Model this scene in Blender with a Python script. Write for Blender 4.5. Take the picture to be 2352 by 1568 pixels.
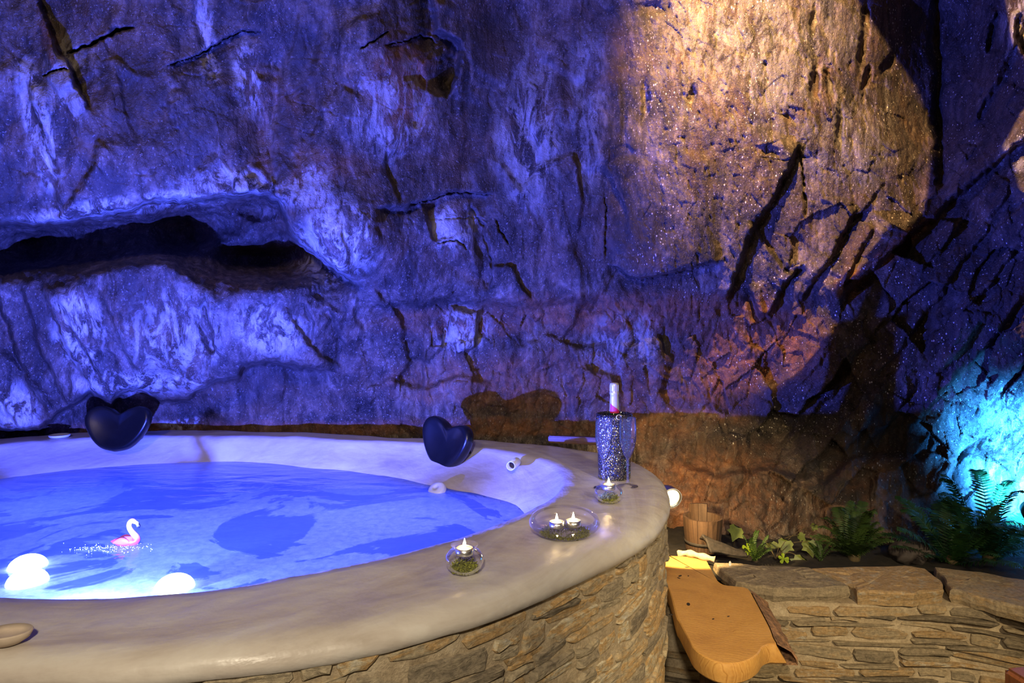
import bpy, bmesh, math, random
import numpy as np
from mathutils import Vector, Matrix, Euler

for o in list(bpy.data.objects):
    bpy.data.objects.remove(o)
random.seed(7)
SC = bpy.context.scene
COL = SC.collection
CAMZ = 1.45          # eye height above the floor (m)
F = 1568.0           # focal length in pixels of the 2352 x 1568 frame
CX, HY = 1176.0, 720.0   # principal column, horizon row
RIM, WATER, BED = 0.90, 0.80, 0.47


def W(px, py, d):
    return Vector(((px - CX) / F * d, d, CAMZ - (py - HY) / F * d))


def G(px, py, z):
    d = (CAMZ - z) * F / (py - HY)
    return W(px, py, d)


# ------------------------------------------------------------------ camera
cam = bpy.data.cameras.new('camera')
cam.sensor_width = 36.0
cam.lens = 36.0 * F / 2352.0
cam.shift_y = -(784.0 - HY) / 2352.0
cam.clip_start = 0.05
camo = bpy.data.objects.new('camera', cam)
camo.location = (0, 0, CAMZ)
camo.rotation_euler = (math.radians(90), 0, 0)
COL.objects.link(camo)
SC.camera = camo

# ------------------------------------------------------------------ world and view
wd = bpy.data.worlds.new('world')
SC.world = wd
wd.use_nodes = True
wd.node_tree.nodes['Background'].inputs[0].default_value = (1.0, 0.72, 0.5, 1)
wd.node_tree.nodes['Background'].inputs[1].default_value = 0.045
vs = SC.view_settings
vs.view_transform = 'Standard'
vs.look = 'None'
vs.exposure = 0.0
vs.gamma = 1.0
vs.use_curve_mapping = False
SC.cycles.max_bounces = 4
SC.cycles.adaptive_threshold = 0.04
SC.cycles.diffuse_bounces = 2
SC.cycles.glossy_bounces = 2
SC.cycles.transmission_bounces = 4
SC.cycles.transparent_max_bounces = 6


def lamp(name, kind, loc, energy, color, radius=0.03, target=None, angle=None, blend=0.1, size=None):
    l = bpy.data.lights.new(name, kind)
    l.energy = energy
    l.color = color
    if kind in ('POINT', 'SPOT'):
        l.shadow_soft_size = radius
    if kind == 'SPOT':
        l.spot_size = math.radians(angle)
        l.spot_blend = blend
    if kind == 'AREA':
        l.size = size
    o = bpy.data.objects.new(name, l)
    o.location = loc
    if target is not None:
        o.rotation_euler = (Vector(target) - Vector(loc)).to_track_quat('-Z', 'Y').to_euler()
    COL.objects.link(o)
    return o


# blue LED set in the front inner wall of the tub just above the water
LED = Vector((-0.93, 1.42, 0.826))
lamp('blue_tub_led_light', 'POINT', LED, 800, (0.055, 0.085, 1.0), 0.012)
# LEDs under the water
lamp('underwater_light', 'POINT', (-0.95, 1.75, 0.42), 14, (0.05, 0.13, 1.0), 0.08)
lamp('underwater_light.001', 'POINT', (-0.45, 2.25, 0.42), 13, (0.09, 0.12, 1.0), 0.08)
lamp('underwater_light.002', 'POINT', (-1.55, 2.35, 0.42), 13, (0.06, 0.11, 1.0), 0.08)
# warm ceiling spot grazing the rock face on the right; the flaps added to cut its beam are built further down
WS = Vector((0.70, 2.10, 3.10))
lamp('warm_ceiling_spot', 'SPOT', WS, 410, (1.0, 0.58, 0.22), 0.004,
     target=W(1850, 160, 3.05), angle=92, blend=0.75)
# room lamps behind the camera
lamp('room_lamp', 'SPOT', (1.35, -0.3, 2.2), 300, (1.0, 0.80, 0.48), 0.08, target=(0.98, 1.90, 0.36), angle=47, blend=0.85)
lamp('room_lamp.001', 'SPOT', (-0.1, -0.5, 2.1), 150, (1.0, 0.86, 0.64), 0.08, target=(-0.05, 1.2, 0.65), angle=66, blend=0.6)
lamp('room_lamp.002', 'SPOT', (-1.0, -0.9, 2.9), 120, (1.0, 0.74, 0.46), 0.12, target=(-0.75, 2.8, 2.15), angle=76, blend=1.0)
# round warm lamp beside the tub (fixture is built further down)
BL = Vector((0.575, 2.47, 0.785))
lamp('round_lamp_light', 'SPOT', BL + Vector((0.03, 0.05, -0.01)), 24, (1.0, 0.70, 0.30), 0.015,
     target=(0.70, 2.84, 0.55), angle=98, blend=0.08)
# cyan garden spot among the ferns
CY = W(2368, 1165, 2.62)
CYT = W(2352, 1075, 2.98)
lamp('cyan_garden_light', 'SPOT', CY, 620, (0.03, 0.29, 1.0), 0.02, target=CYT, angle=100, blend=1.0)


# ------------------------------------------------------------------ helpers
def link(name, me, mat=None, parent=None, **props):
    o = bpy.data.objects.new(name, me)
    COL.objects.link(o)
    if mat is not None and me is not None:
        me.materials.clear()
        me.materials.append(mat)
    if parent is not None:
        o.parent = parent
    for k, v in props.items():
        o[k] = v
    return o


def thing(name, label, cat, loc=(0, 0, 0), rot=(0, 0, 0), group=None):
    o = bpy.data.objects.new(name, None)
    o.empty_display_size = 0.05
    COL.objects.link(o)
    o.location = loc
    o.rotation_euler = rot
    o['label'] = label
    o['category'] = cat
    if group:
        o['group'] = group
    return o


def tag(o, label, cat, group=None):
    o['label'] = label
    o['category'] = cat
    if group:
        o['group'] = group
    return o


def mesh(name, verts, faces, smooth=True):
    me = bpy.data.meshes.new(name)
    me.from_pydata([tuple(v) for v in verts], [], faces)
    me.validate()
    bm = bmesh.new()
    bm.from_mesh(me)
    bmesh.ops.recalc_face_normals(bm, faces=bm.faces)
    bm.to_mesh(me)
    bm.free()
    if smooth:
        me.polygons.foreach_set('use_smooth', [True] * len(me.polygons))
    return me


def lathe(name, prof, n=40, close_bottom=False, close_top=False, smooth=True):
    v, f = [], []
    for (r, z) in prof:
        for k in range(n):
            a = 2 * math.pi * k / n
            v.append((r * math.cos(a), r * math.sin(a), z))
    m = len(prof)
    for i in range(m - 1):
        for k in range(n):
            k2 = (k + 1) % n
            f.append((i * n + k, i * n + k2, (i + 1) * n + k2, (i + 1) * n + k))
    if close_bottom:
        f.append(tuple(range(n))[::-1])
    if close_top:
        f.append(tuple((m - 1) * n + k for k in range(n)))
    return mesh(name, v, f, smooth)


def tube(name, pts, radii, n=10, smooth=True, squash=None):
    """tube swept along points with a radius for each point"""
    pts = [Vector(p) for p in pts]
    v, f = [], []
    up = Vector((0, 0, 1))
    prevx = None
    for i, p in enumerate(pts):
        t = (pts[min(i + 1, len(pts) - 1)] - pts[max(i - 1, 0)]).normalized()
        if prevx is None:
            x = t.cross(up)
            if x.length < 1e-3:
                x = t.cross(Vector((0, 1, 0)))
        else:
            x = prevx - t * prevx.dot(t)
        x.normalize()
        prevx = x
        y = t.cross(x)
        sx, sy = squash[i] if squash else (1, 1)
        for k in range(n):
            a = 2 * math.pi * k / n
            v.append(p + (x * math.cos(a) * sx + y * math.sin(a) * sy) * radii[i])
    for i in range(len(pts) - 1):
        for k in range(n):
            k2 = (k + 1) % n
            f.append((i * n + k, i * n + k2, (i + 1) * n + k2, (i + 1) * n + k))
    f.append(tuple(range(n)))
    f.append(tuple((len(pts) - 1) * n + k for k in range(n)))
    return mesh(name, v, f, smooth)


def smooth_path(pts, k=6):
    """Catmull-Rom through points (tuples of any length)"""
    P = [np.array(p, float) for p in pts]
    out = []
    for i in range(len(P) - 1):
        p0, p1, p2, p3 = P[max(i - 1, 0)], P[i], P[i + 1], P[min(i + 2, len(P) - 1)]
        for j in range(k):
            t = j / k
            out.append(0.5 * (2 * p1 + (p2 - p0) * t + (2 * p0 - 5 * p1 + 4 * p2 - p3) * t * t + (3 * p1 - p0 - 3 * p2 + p3) * t ** 3))
    out.append(P[-1])
    return out


def subsurf(o, lv=2):
    m = o.modifiers.new('subdivision', 'SUBSURF')
    m.levels = lv
    m.render_levels = lv
    return o


# ------------------------------------------------------------------ materials
class NT:
    def __init__(self, name):
        self.m = bpy.data.materials.new(name)
        self.m.use_nodes = True
        self.t = self.m.node_tree
        self.b = self.t.nodes['Principled BSDF']
        self.out = self.t.nodes['Material Output']

    def n(self, kind, **kw):
        nd = self.t.nodes.new(kind)
        ins = kw.pop('ins', {})
        for k, v in kw.items():
            setattr(nd, k, v)
        for k, v in ins.items():
            s = nd.inputs[k]
            if isinstance(v, bpy.types.NodeSocket):
                self.t.links.new(v, s)
            else:
                s.default_value = v
        return nd

    def l(self, a, b):
        self.t.links.new(a, b)

    def obj(self):
        return self.n('ShaderNodeTexCoord').outputs['Object']

    def map(self, vec, scale=(1, 1, 1), rot=(0, 0, 0), loc=(0, 0, 0)):
        return self.n('ShaderNodeMapping', ins={'Vector': vec, 'Scale': scale, 'Rotation': rot, 'Location': loc}).outputs[0]

    def noise(self, vec, scale, detail=5, rough=0.6, dist=0.0):
        return self.n('ShaderNodeTexNoise', ins={'Vector': vec, 'Scale': scale, 'Detail': detail, 'Roughness': rough, 'Distortion': dist}).outputs[0]

    def ramp(self, fac, stops, interp='LINEAR'):
        r = self.n('ShaderNodeValToRGB', ins={'Fac': fac})
        r.color_ramp.interpolation = interp
        el = r.color_ramp.elements
        while len(el) < len(stops):
            el.new(0.5)
        for e, (p, c) in zip(el, stops):
            e.position = p
            e.color = (*c, 1) if len(c) == 3 else c
        return r.outputs[0]

    def mix(self, fac, a, b, mode='MIX'):
        nd = self.n('ShaderNodeMix', data_type='RGBA', blend_type=mode)
        for s, v in ((nd.inputs[0], fac), (nd.inputs[6], a), (nd.inputs[7], b)):
            if isinstance(v, bpy.types.NodeSocket):
                self.l(v, s)
            else:
                s.default_value = v if not isinstance(v, tuple) or len(v) == 4 else (*v, 1)
        return nd.outputs[2]

    def math(self, op, a, b=0.0, clamp=False):
        nd = self.n('ShaderNodeMath', operation=op, use_clamp=clamp)
        for s, v in ((nd.inputs[0], a), (nd.inputs[1], b)):
            if isinstance(v, bpy.types.NodeSocket):
                self.l(v, s)
            else:
                s.default_value = v
        return nd.outputs[0]

    def bump(self, h, strength=0.5, dist=0.01, normal=None):
        ins = {'Height': h, 'Strength': strength, 'Distance': dist}
        if normal is not None:
            ins['Normal'] = normal
        return self.n('ShaderNodeBump', ins=ins).outputs[0]

    def set(self, **kw):
        names = {'color': 'Base Color', 'rough': 'Roughness', 'metal': 'Metallic', 'normal': 'Normal', 'spec': 'Specular IOR Level',
                 'emit': 'Emission Color', 'estr': 'Emission Strength', 'coat': 'Coat Weight', 'trans': 'Transmission Weight', 'ior': 'IOR', 'sss': 'Subsurface Weight'}
        for k, v in kw.items():
            s = self.b.inputs[names[k]]
            if isinstance(v, bpy.types.NodeSocket):
                self.l(v, s)
            else:
                s.default_value = (*v, 1) if isinstance(v, tuple) and len(v) == 3 else v
        return self


def simple(name, color, rough=0.6, metal=0.0, nscale=40, var=0.25, bump=0.0, **kw):
    t = NT(name)
    o = t.obj()
    nz = t.noise(o, nscale, 4)
    dark = tuple(c * (1 - var) for c in color)
    lite = tuple(min(1, c * (1 + var)) for c in color)
    t.set(color=t.ramp(nz, [(0.3, dark), (0.7, lite)]), rough=rough, metal=metal, **kw)
    if bump:
        t.set(normal=t.bump(nz, bump, 0.004))
    return t.m


def rock_material():
    t = NT('cave_rock')
    o = t.obj()
    st = t.map(o, (1, 1, 0.42), rot=(0, math.radians(-8), 0))
    n1 = t.noise(st, 6.0, 7, 0.72, 0.9)
    n2 = t.noise(st, 30.0, 5, 0.72, 0.4)
    n3 = t.noise(o, 3.2, 3, 0.6, 0.6)
    base = t.ramp(n1, [(0.32, (0.016, 0.013, 0.014)), (0.46, (0.060, 0.045, 0.038)), (0.56, (0.125, 0.094, 0.076)), (0.66, (0.22, 0.18, 0.15)), (0.76, (0.38, 0.33, 0.29))])
    base = t.mix(0.75, base, t.ramp(n2, [(0.3, (0.10, 0.10, 0.10)), (0.5, (0.5, 0.5, 0.5)), (0.72, (0.98, 0.97, 0.95))]), 'OVERLAY')
    oc = t.ramp(n3, [(0.48, (0, 0, 0)), (0.66, (1, 1, 1))])
    base = t.mix(t.math('MULTIPLY', oc, 0.35), base, (0.20, 0.10, 0.045, 1))
    mott = t.ramp(t.noise(t.map(o, (1, 1, 0.7), rot=(0, 0.2, 0)), 15, 7, 0.82, 0.5), [(0.38, (0.30, 0.29, 0.29)), (0.47, (0.62, 0.61, 0.60)), (0.54, (1, 1, 1)), (0.66, (1.0, 1.0, 1.0))])
    base = t.mix(0.85, base, mott, 'MULTIPLY')
    spk = t.ramp(t.noise(o, 110, 3, 0.7), [(0.60, (0, 0, 0)), (0.68, (1, 1, 1))])
    base = t.mix(t.math('MULTIPLY', spk, 0.55), base, (0.40, 0.36, 0.32, 1))
    # clay, pale crust and dark patches; some put light and shade into the colour
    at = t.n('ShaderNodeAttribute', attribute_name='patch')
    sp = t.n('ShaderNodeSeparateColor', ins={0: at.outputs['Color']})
    clay = t.math('MULTIPLY', sp.outputs[0], t.ramp(t.noise(o, 13, 4, 0.7), [(0.30, (0.15, 0.15, 0.15)), (0.62, (1, 1, 1))]))
    claycol = t.ramp(t.noise(o, 30, 4, 0.7), [(0.3, (0.085, 0.030, 0.012)), (0.55, (0.26, 0.10, 0.040)), (0.75, (0.42, 0.20, 0.085))])
    base = t.mix(clay, base, claycol)
    crust = t.math('MULTIPLY', sp.outputs[1], t.ramp(t.noise(st, 13, 6, 0.75, 0.8), [(0.46, (0, 0, 0)), (0.54, (1, 1, 1))]))
    base = t.mix(crust, base, t.ramp(n2, [(0.3, (0.22, 0.20, 0.18)), (0.7, (0.62, 0.59, 0.55))]))
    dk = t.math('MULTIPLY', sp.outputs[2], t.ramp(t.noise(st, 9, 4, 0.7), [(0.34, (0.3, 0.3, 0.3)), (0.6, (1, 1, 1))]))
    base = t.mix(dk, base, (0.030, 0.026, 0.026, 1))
    # tiny mica and calcite flecks
    vo = t.n('ShaderNodeTexVoronoi', ins={'Vector': t.map(o, (1, 1, 0.65), rot=(0, 0.3, 0)), 'Scale': 120.0})
    rnd = t.n('ShaderNodeSeparateColor', ins={0: vo.outputs['Color']})
    fl = t.math('LESS_THAN', vo.outputs['Distance'], t.math('MULTIPLY', t.math('POWER', rnd.outputs[0], 4.0), 0.42))
    flz = t.math('MULTIPLY', t.math('MULTIPLY', fl, at.outputs['Alpha']), t.ramp(t.noise(o, 4, 4, 0.6, 0.5), [(0.44, (0.05, 0.05, 0.05)), (0.58, (1, 1, 1))]))
    base = t.mix(flz, base, (0.78, 0.74, 0.66, 1))
    h = t.math('ADD', t.math('MULTIPLY', t.noise(t.map(o, (1, 1, 0.6), rot=(0, math.radians(-8), 0)), 38, 5, 0.75, 0.5), 1.0),
               t.math('MULTIPLY', t.noise(o, 150, 2, 0.7), 0.35))
    t.set(color=base, rough=t.ramp(flz, [(0, (0.72, 0.72, 0.72)), (1, (0.25, 0.25, 0.25))]), spec=0.45, normal=t.bump(h, t.math('ADD', 0.5, t.math('MULTIPLY', at.outputs['Alpha'], 0.4)), 0.020))
    return t.m


def stone_material(name, stops, mossy=0.0):
    t = NT(name)
    o = t.obj()
    rnd = t.n('ShaderNodeObjectInfo').outputs['Random']
    off = t.n('ShaderNodeCombineXYZ', ins={0: t.math('MULTIPLY', rnd, 37.0), 1: t.math('MULTIPLY', rnd, 91.0), 2: 0.0}).outputs[0]
    ad = t.n('ShaderNodeVectorMath', operation='ADD', ins={0: o, 1: off}).outputs[0]
    st = t.map(ad, (1, 1, 3.2))
    nz = t.noise(st, 24, 8, 0.68, 0.5)
    fac = t.math('ADD', t.math('MULTIPLY', rnd, 0.75), t.math('MULTIPLY', t.math('SUBTRACT', nz, 0.38), 1.0), True)
    base = t.ramp(fac, stops)
    n2 = t.noise(ad, 85, 6, 0.7)
    base = t.mix(0.6, base, t.ramp(n2, [(0.3, (0.2, 0.2, 0.2)), (0.7, (0.85, 0.85, 0.85))]), 'OVERLAY')
    h = t.math('ADD', nz, t.math('MULTIPLY', n2, 0.4))
    t.set(color=base, rough=0.82, spec=0.3, normal=t.bump(h, 0.7, 0.012))
    return t.m


def mortar_material():
    t = NT('sandy_mortar')
    o = t.obj()
    nz = t.noise(o, 18, 6, 0.65)
    n2 = t.noise(o, 140, 5, 0.7)
    base = t.ramp(nz, [(0.3, (0.27, 0.20, 0.12)), (0.55, (0.44, 0.345, 0.225)), (0.75, (0.55, 0.45, 0.31))])
    base = t.mix(0.4, base, t.ramp(n2, [(0.3, (0.25, 0.25, 0.25)), (0.7, (0.8, 0.8, 0.8))]), 'OVERLAY')
    t.set(color=base, rough=0.95, spec=0.2, normal=t.bump(t.math('ADD', nz, t.math('MULTIPLY', n2, 0.5)), 0.6, 0.012))
    return t.m


def plaster_material():
    t = NT('polished_lime_plaster')
    o = t.obj()
    # trowel strokes run around the basin: use angle and radius about the tub centre
    s = t.n('ShaderNodeSeparateXYZ', ins={0: o})
    dx = t.math('ADD', s.outputs[0], 0.9)
    dy = t.math('SUBTRACT', s.outputs[1], 2.15)
    ang = t.math('ARCTAN2', dy, dx)
    rad = t.math('SQRT', t.math('ADD', t.math('MULTIPLY', dx, dx), t.math('MULTIPLY', dy, dy)))
    cv = t.n('ShaderNodeCombineXYZ', ins={0: t.math('MULTIPLY', ang, 1.1), 1: t.math('MULTIPLY', rad, 4.5), 2: t.math('MULTIPLY', s.outputs[2], 5.0)}).outputs[0]
    n1 = t.noise(cv, 2.3, 6, 0.6, 0.8)
    n2 = t.noise(o, 9, 5, 0.6)
    base = t.ramp(n1, [(0.30, (0.46, 0.395, 0.335)), (0.46, (0.56, 0.50, 0.44)), (0.62, (0.63, 0.585, 0.53)), (0.8, (0.70, 0.66, 0.61))])
    base = t.mix(0.3, base, t.ramp(n2, [(0.3, (0.35, 0.34, 0.33)), (0.7, (0.68, 0.68, 0.68))]), 'OVERLAY')
    h = t.math('ADD', t.noise(o, 14, 4, 0.5), t.math('MULTIPLY', n1, 0.5))
    t.set(color=base, rough=t.ramp(n2, [(0.35, (0.30, 0.30, 0.30)), (0.65, (0.5, 0.5, 0.5))]), spec=0.4, normal=t.bump(h, 0.35, 0.015))
    return t.m


def wood_material(name, dark, mid, lite, ring=60.0, centre=(0, 0, 0), squash=(1, 1, 0.3), rough=0.45):
    t = NT(name)
    o = t.map(t.obj(), squash, loc=centre)
    d = t.noise(t.map(o, (1, 1, 1)), 4.0, 4, 0.6)
    s = t.n('ShaderNodeVectorMath', operation='LENGTH', ins={0: o}).outputs['Value']
    w = t.math('ADD', t.math('MULTIPLY', s, ring), t.math('MULTIPLY', d, 9.0))
    g = t.math('FRACT', w)
    g = t.math('ABSOLUTE', t.math('SUBTRACT', g, 0.5))
    base = t.ramp(g, [(0.0, mid), (0.36, lite), (0.46, mid), (0.5, dark)])
    n2 = t.noise(t.obj(), 7, 5, 0.65, 0.5)
    base = t.mix(0.45, base, t.ramp(n2, [(0.3, dark), (0.55, mid), (0.75, lite)]))
    n3 = t.noise(t.obj(), 120, 4, 0.7)
    base = t.mix(0.25, base, t.ramp(n3, [(0.3, (0.3, 0.3, 0.3)), (0.7, (0.75, 0.75, 0.75))]), 'OVERLAY')
    t.set(color=base, rough=rough, normal=t.bump(t.math('ADD', g, n3), 0.12, 0.004))
    return t.m


def thin_glass(name, tint=(1, 1, 1), gloss=1.0, veil=0.02):
    """glass wall seen as a clear sheet with sharp reflections"""
    t = NT(name)
    o = t.obj()
    tr = t.n('ShaderNodeBsdfTransparent', ins={0: (*tint, 1)})
    gl = t.n('ShaderNodeBsdfGlossy', ins={'Color': (1, 1, 1, 1), 'Roughness': 0.03})
    c = t.ramp(t.noise(o, 30), [(0.3, (0.8, 0.8, 0.8)), (0.7, (0.95, 0.95, 0.95))])
    df = t.n('ShaderNodeBsdfDiffuse', ins={'Color': c})
    tl = t.n('ShaderNodeBsdfTranslucent', ins={'Color': c})
    dt = t.n('ShaderNodeMixShader', ins={0: 0.5, 1: df.outputs[0], 2: tl.outputs[0]})
    lw = t.n('ShaderNodeLayerWeight', ins={'Blend': 0.18})
    edge = t.math('MULTIPLY', t.math('POWER', lw.outputs['Facing'], 4.0), 0.42)
    m0 = t.n('ShaderNodeMixShader', ins={0: t.math('ADD', edge, veil), 1: tr.outputs[0], 2: dt.outputs[0]})
    m1 = t.n('ShaderNodeMixShader', ins={0: t.math('MULTIPLY', lw.outputs['Fresnel'], gloss * 0.6, True), 1: m0.outputs[0], 2: gl.outputs[0]})
    t.l(m1.outputs[0], t.out.inputs[0])
    return t.m


def emitter(name, color, strength):
    t = NT(name)
    nz = t.noise(t.obj(), 25)
    c2 = tuple(c * 0.9 for c in color)
    em = t.n('ShaderNodeEmission', ins={0: t.ramp(nz, [(0.3, c2), (0.7, color)]), 1: strength})
    t.l(em.outputs[0], t.out.inputs[0])
    return t.m


def water_material():
    t = NT('milky_bath_water')
    o = t.obj()
    # floating foam film: sheets with soft torn outlines
    w1 = t.noise(t.map(o, (1, 1, 0)), 1.9, 7, 0.6, 1.2)
    film = t.ramp(w1, [(0.475, (0, 0, 0)), (0.492, (1, 1, 1))])
    fine = t.noise(t.map(o, (1, 1, 0)), 36, 6, 0.75, 0.4)
    near = t.n('ShaderNodeSeparateXYZ', ins={0: o})
    fr = t.n('ShaderNodeMapRange', ins={'Value': near.outputs[1], 'From Min': 2.75, 'From Max': 2.25, 'To Min': 0.0, 'To Max': 1.0}).outputs[0]
    film = t.math('MULTIPLY', film, fr)
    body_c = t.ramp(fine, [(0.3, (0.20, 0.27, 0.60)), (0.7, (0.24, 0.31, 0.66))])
    foam_c = t.ramp(fine, [(0.35, (0.34, 0.42, 0.74)), (0.68, (0.60, 0.68, 0.92))])  # white foam given a blue tint that stands in for blue light
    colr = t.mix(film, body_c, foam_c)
    tl = t.n('ShaderNodeBsdfTranslucent', ins={'Color': colr})
    df = t.n('ShaderNodeBsdfDiffuse', ins={'Color': colr})
    m0 = t.n('ShaderNodeMixShader', ins={0: t.math('ADD', 0.16, t.math('MULTIPLY', film, 0.16)), 1: tl.outputs[0], 2: df.outputs[0]})
    rip = t.noise(t.map(o, (1, 2.2, 0)), 5.0, 4, 0.55, 0.6)
    bmp = t.bump(t.math('ADD', rip, t.math('MULTIPLY', fine, 0.05)), 0.18, 0.03)
    gl = t.n('ShaderNodeBsdfGlossy', ins={'Color': (1, 1, 1, 1), 'Roughness': 0.06, 'Normal': bmp})
    fz = t.n('ShaderNodeFresnel', ins={'IOR': 1.33, 'Normal': bmp}).outputs[0]
    fac = t.math('MULTIPLY', fz, t.math('SUBTRACT', 1.0, t.math('MULTIPLY', film, 0.75)))
    m1 = t.n('ShaderNodeMixShader', ins={0: fac, 1: m0.outputs[0], 2: gl.outputs[0]})
    t.l(m1.outputs[0], t.out.inputs[0])
    return t.m


def leaf_material(name, dark, lite, rough=0.5):
    t = NT(name)
    nz = t.noise(t.obj(), 22, 5)
    c = t.ramp(nz, [(0.3, dark), (0.7, lite)])
    df = t.n('ShaderNodeBsdfTranslucent', ins={0: c})
    t.set(color=c, rough=rough, spec=0.3)
    m = t.n('ShaderNodeMixShader', ins={0: 0.3, 1: t.b.outputs[0], 2: df.outputs[0]})
    t.l(m.outputs[0], t.out.inputs[0])
    return t.m


M = {}
M['rock'] = rock_material()
M['stone'] = stone_material('schist_stone', [(0.0, (0.15, 0.12, 0.085)), (0.25, (0.30, 0.24, 0.16)), (0.5, (0.42, 0.34, 0.22)), (0.72, (0.46, 0.28, 0.11)), (0.85, (0.50, 0.42, 0.28)), (1.0, (0.55, 0.51, 0.44))])
M['greystone'] = stone_material('brown_schist', [(0.0, (0.12, 0.095, 0.065)), (0.35, (0.25, 0.195, 0.125)), (0.6, (0.34, 0.265, 0.165)), (0.82, (0.37, 0.235, 0.105)), (1.0, (0.40, 0.345, 0.26))])
M['mortar'] = mortar_material()
M['plaster'] = plaster_material()
M['water'] = water_material()
M['glass'] = thin_glass('clear_glass')
M['crystal'] = thin_glass('crystal_glass', gloss=1.5, veil=0.045)
M['flame'] = emitter('candle_flame', (1.0, 0.70, 0.30), 260)
M['globe'] = emitter('lit_globe_shell', (0.72, 0.95, 1.0), 5.0)
M['rubber'] = simple('black_rubber', (0.0035, 0.0035, 0.004), 0.33, var=0.2, bump=0.05)
M['white'] = simple('white_plastic', (0.72, 0.72, 0.70), 0.35, var=0.06)
M['darkhole'] = simple('dark_pipe_inside', (0.03, 0.022, 0.016), 0.7)
M['soil'] = simple('damp_soil', (0.014, 0.010, 0.007), 0.95, nscale=25, var=0.6, bump=1.0)
M['floor'] = simple('dark_slate_floor', (0.085, 0.078, 0.07), 0.7, nscale=9, var=0.5, bump=0.5)
M['alu'] = simple('tealight_tin', (0.8, 0.8, 0.8), 0.28, metal=1.0, var=0.08)
M['wax'] = simple('white_wax', (0.85, 0.80, 0.70), 0.4, var=0.05, sss=0.3)
M['wick'] = simple('burnt_wick', (0.02, 0.015, 0.01), 0.9)
M['moss'] = simple('yellow_green_moss', (0.23, 0.24, 0.03), 0.9, nscale=180, var=0.7, bump=0.8)
M['slab'] = wood_material('oiled_cherry_wood', (0.26, 0.10, 0.02), (0.60, 0.30, 0.07), (0.72, 0.40, 0.12), 75, centre=(-0.62, -1.75, -0.3), squash=(1, 1, 0.35))
M['bark'] = simple('rough_bark', (0.24, 0.125, 0.06), 0.95, nscale=70, var=0.7, bump=1.0)
M['oldwood'] = wood_material('weathered_wood', (0.02, 0.010, 0.006), (0.06, 0.030, 0.015), (0.105, 0.056, 0.03), 40, squash=(1, 1, 0.06), rough=0.7)
M['plank'] = wood_material('dark_stained_wood', (0.04, 0.018, 0.008), (0.09, 0.042, 0.02), (0.14, 0.07, 0.035), 40, squash=(0.1, 1, 1), rough=0.4)
M['red_wood'] = wood_material('reddish_wood', (0.14, 0.042, 0.012), (0.24, 0.078, 0.024), (0.31, 0.11, 0.038), 30, squash=(1, 1, 0.1), rough=0.5)
M['drift'] = simple('pale_driftwood', (0.52, 0.41, 0.28), 0.85, nscale=60, var=0.35, bump=0.5)
M['darkbark'] = simple('dark_ribbed_bark', (0.03, 0.023, 0.02), 0.8, nscale=50, var=0.5, bump=0.6)
M['fern'] = leaf_material('fern_green', (0.012, 0.045, 0.010), (0.04, 0.12, 0.028))
M['fern2'] = leaf_material('soft_fern_green', (0.03, 0.06, 0.012), (0.08, 0.14, 0.03))
M['ivy'] = leaf_material('ivy_green', (0.10, 0.13, 0.03), (0.22, 0.26, 0.07), 0.4)
M['clover'] = leaf_material('lime_green_leaf', (0.20, 0.30, 0.01), (0.36, 0.48, 0.03))
M['stem'] = simple('brown_stem', (0.10, 0.07, 0.03), 0.8)
M['pink'] = simple('pink_rubber', (0.80, 0.13, 0.24), 0.35, var=0.1)
M['wing'] = simple('deep_pink_rubber', (0.85, 0.10, 0.20), 0.35, var=0.1)
M['toywhite'] = simple('pale_pink_white_rubber', (0.86, 0.74, 0.72), 0.35, var=0.05)
M['black'] = simple('black_paint', (0.01, 0.01, 0.01), 0.4)
M['foil'] = simple('champagne_foil', (0.72, 0.68, 0.54), 0.32, metal=0.35, nscale=60, var=0.12, bump=0.1)
M['magenta'] = simple('magenta_paper', (0.55, 0.02, 0.10), 0.5, var=0.1)
M['bottle'] = simple('dark_green_bottle', (0.01, 0.025, 0.012), 0.08, var=0.1)
M['steel'] = simple('brushed_steel', (0.6, 0.58, 0.55), 0.3, metal=1.0, var=0.1)
M['lens'] = emitter('lit_lamp_lens', (1.0, 0.78, 0.36), 5.0)
M['cyanlens'] = emitter('lit_cyan_lens', (0.15, 0.65, 1.0), 10.0)
M['bluelens'] = emitter('lit_blue_lens', (0.12, 0.2, 1.0), 6.0)
M['dish'] = simple('sandy_soapstone', (0.50, 0.40, 0.31), 0.6, nscale=30, var=0.15)


def glitter():
    t = NT('silver_black_glitter')
    o = t.obj()
    v = t.n('ShaderNodeTexVoronoi', ins={'Vector': o, 'Scale': 420.0})
    r = t.n('ShaderNodeSeparateColor', ins={0: v.outputs['Color']})
    f = t.math('GREATER_THAN', r.outputs[0], 0.52)
    nz = t.math('MULTIPLY', f, t.math('LESS_THAN', v.outputs['Distance'], 0.55))
    t.set(color=t.mix(nz, (0.012, 0.012, 0.014, 1), (0.85, 0.84, 0.82, 1)), metal=nz, rough=t.ramp(nz, [(0, (0.25, 0.25, 0.25)), (1, (0.22, 0.22, 0.22))]))
    nv = t.n('ShaderNodeVectorMath', operation='SUBTRACT', ins={0: v.outputs['Color'], 1: (0.5, 0.5, 0.5)}).outputs[0]
    sc_ = t.n('ShaderNodeVectorMath', operation='SCALE', ins={0: nv, 'Scale': 1.0}).outputs[0]
    g = t.n('ShaderNodeNewGeometry').outputs['Normal']
    nn = t.n('ShaderNodeVectorMath', operation='NORMALIZE', ins={0: t.n('ShaderNodeVectorMath', operation='ADD', ins={0: g, 1: sc_}).outputs[0]}).outputs[0]
    t.set(normal=nn)
    return t.m


M['glitter'] = glitter()

# ================================================================== ROCK FACE
rng = np.random.RandomState(3)


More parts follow.
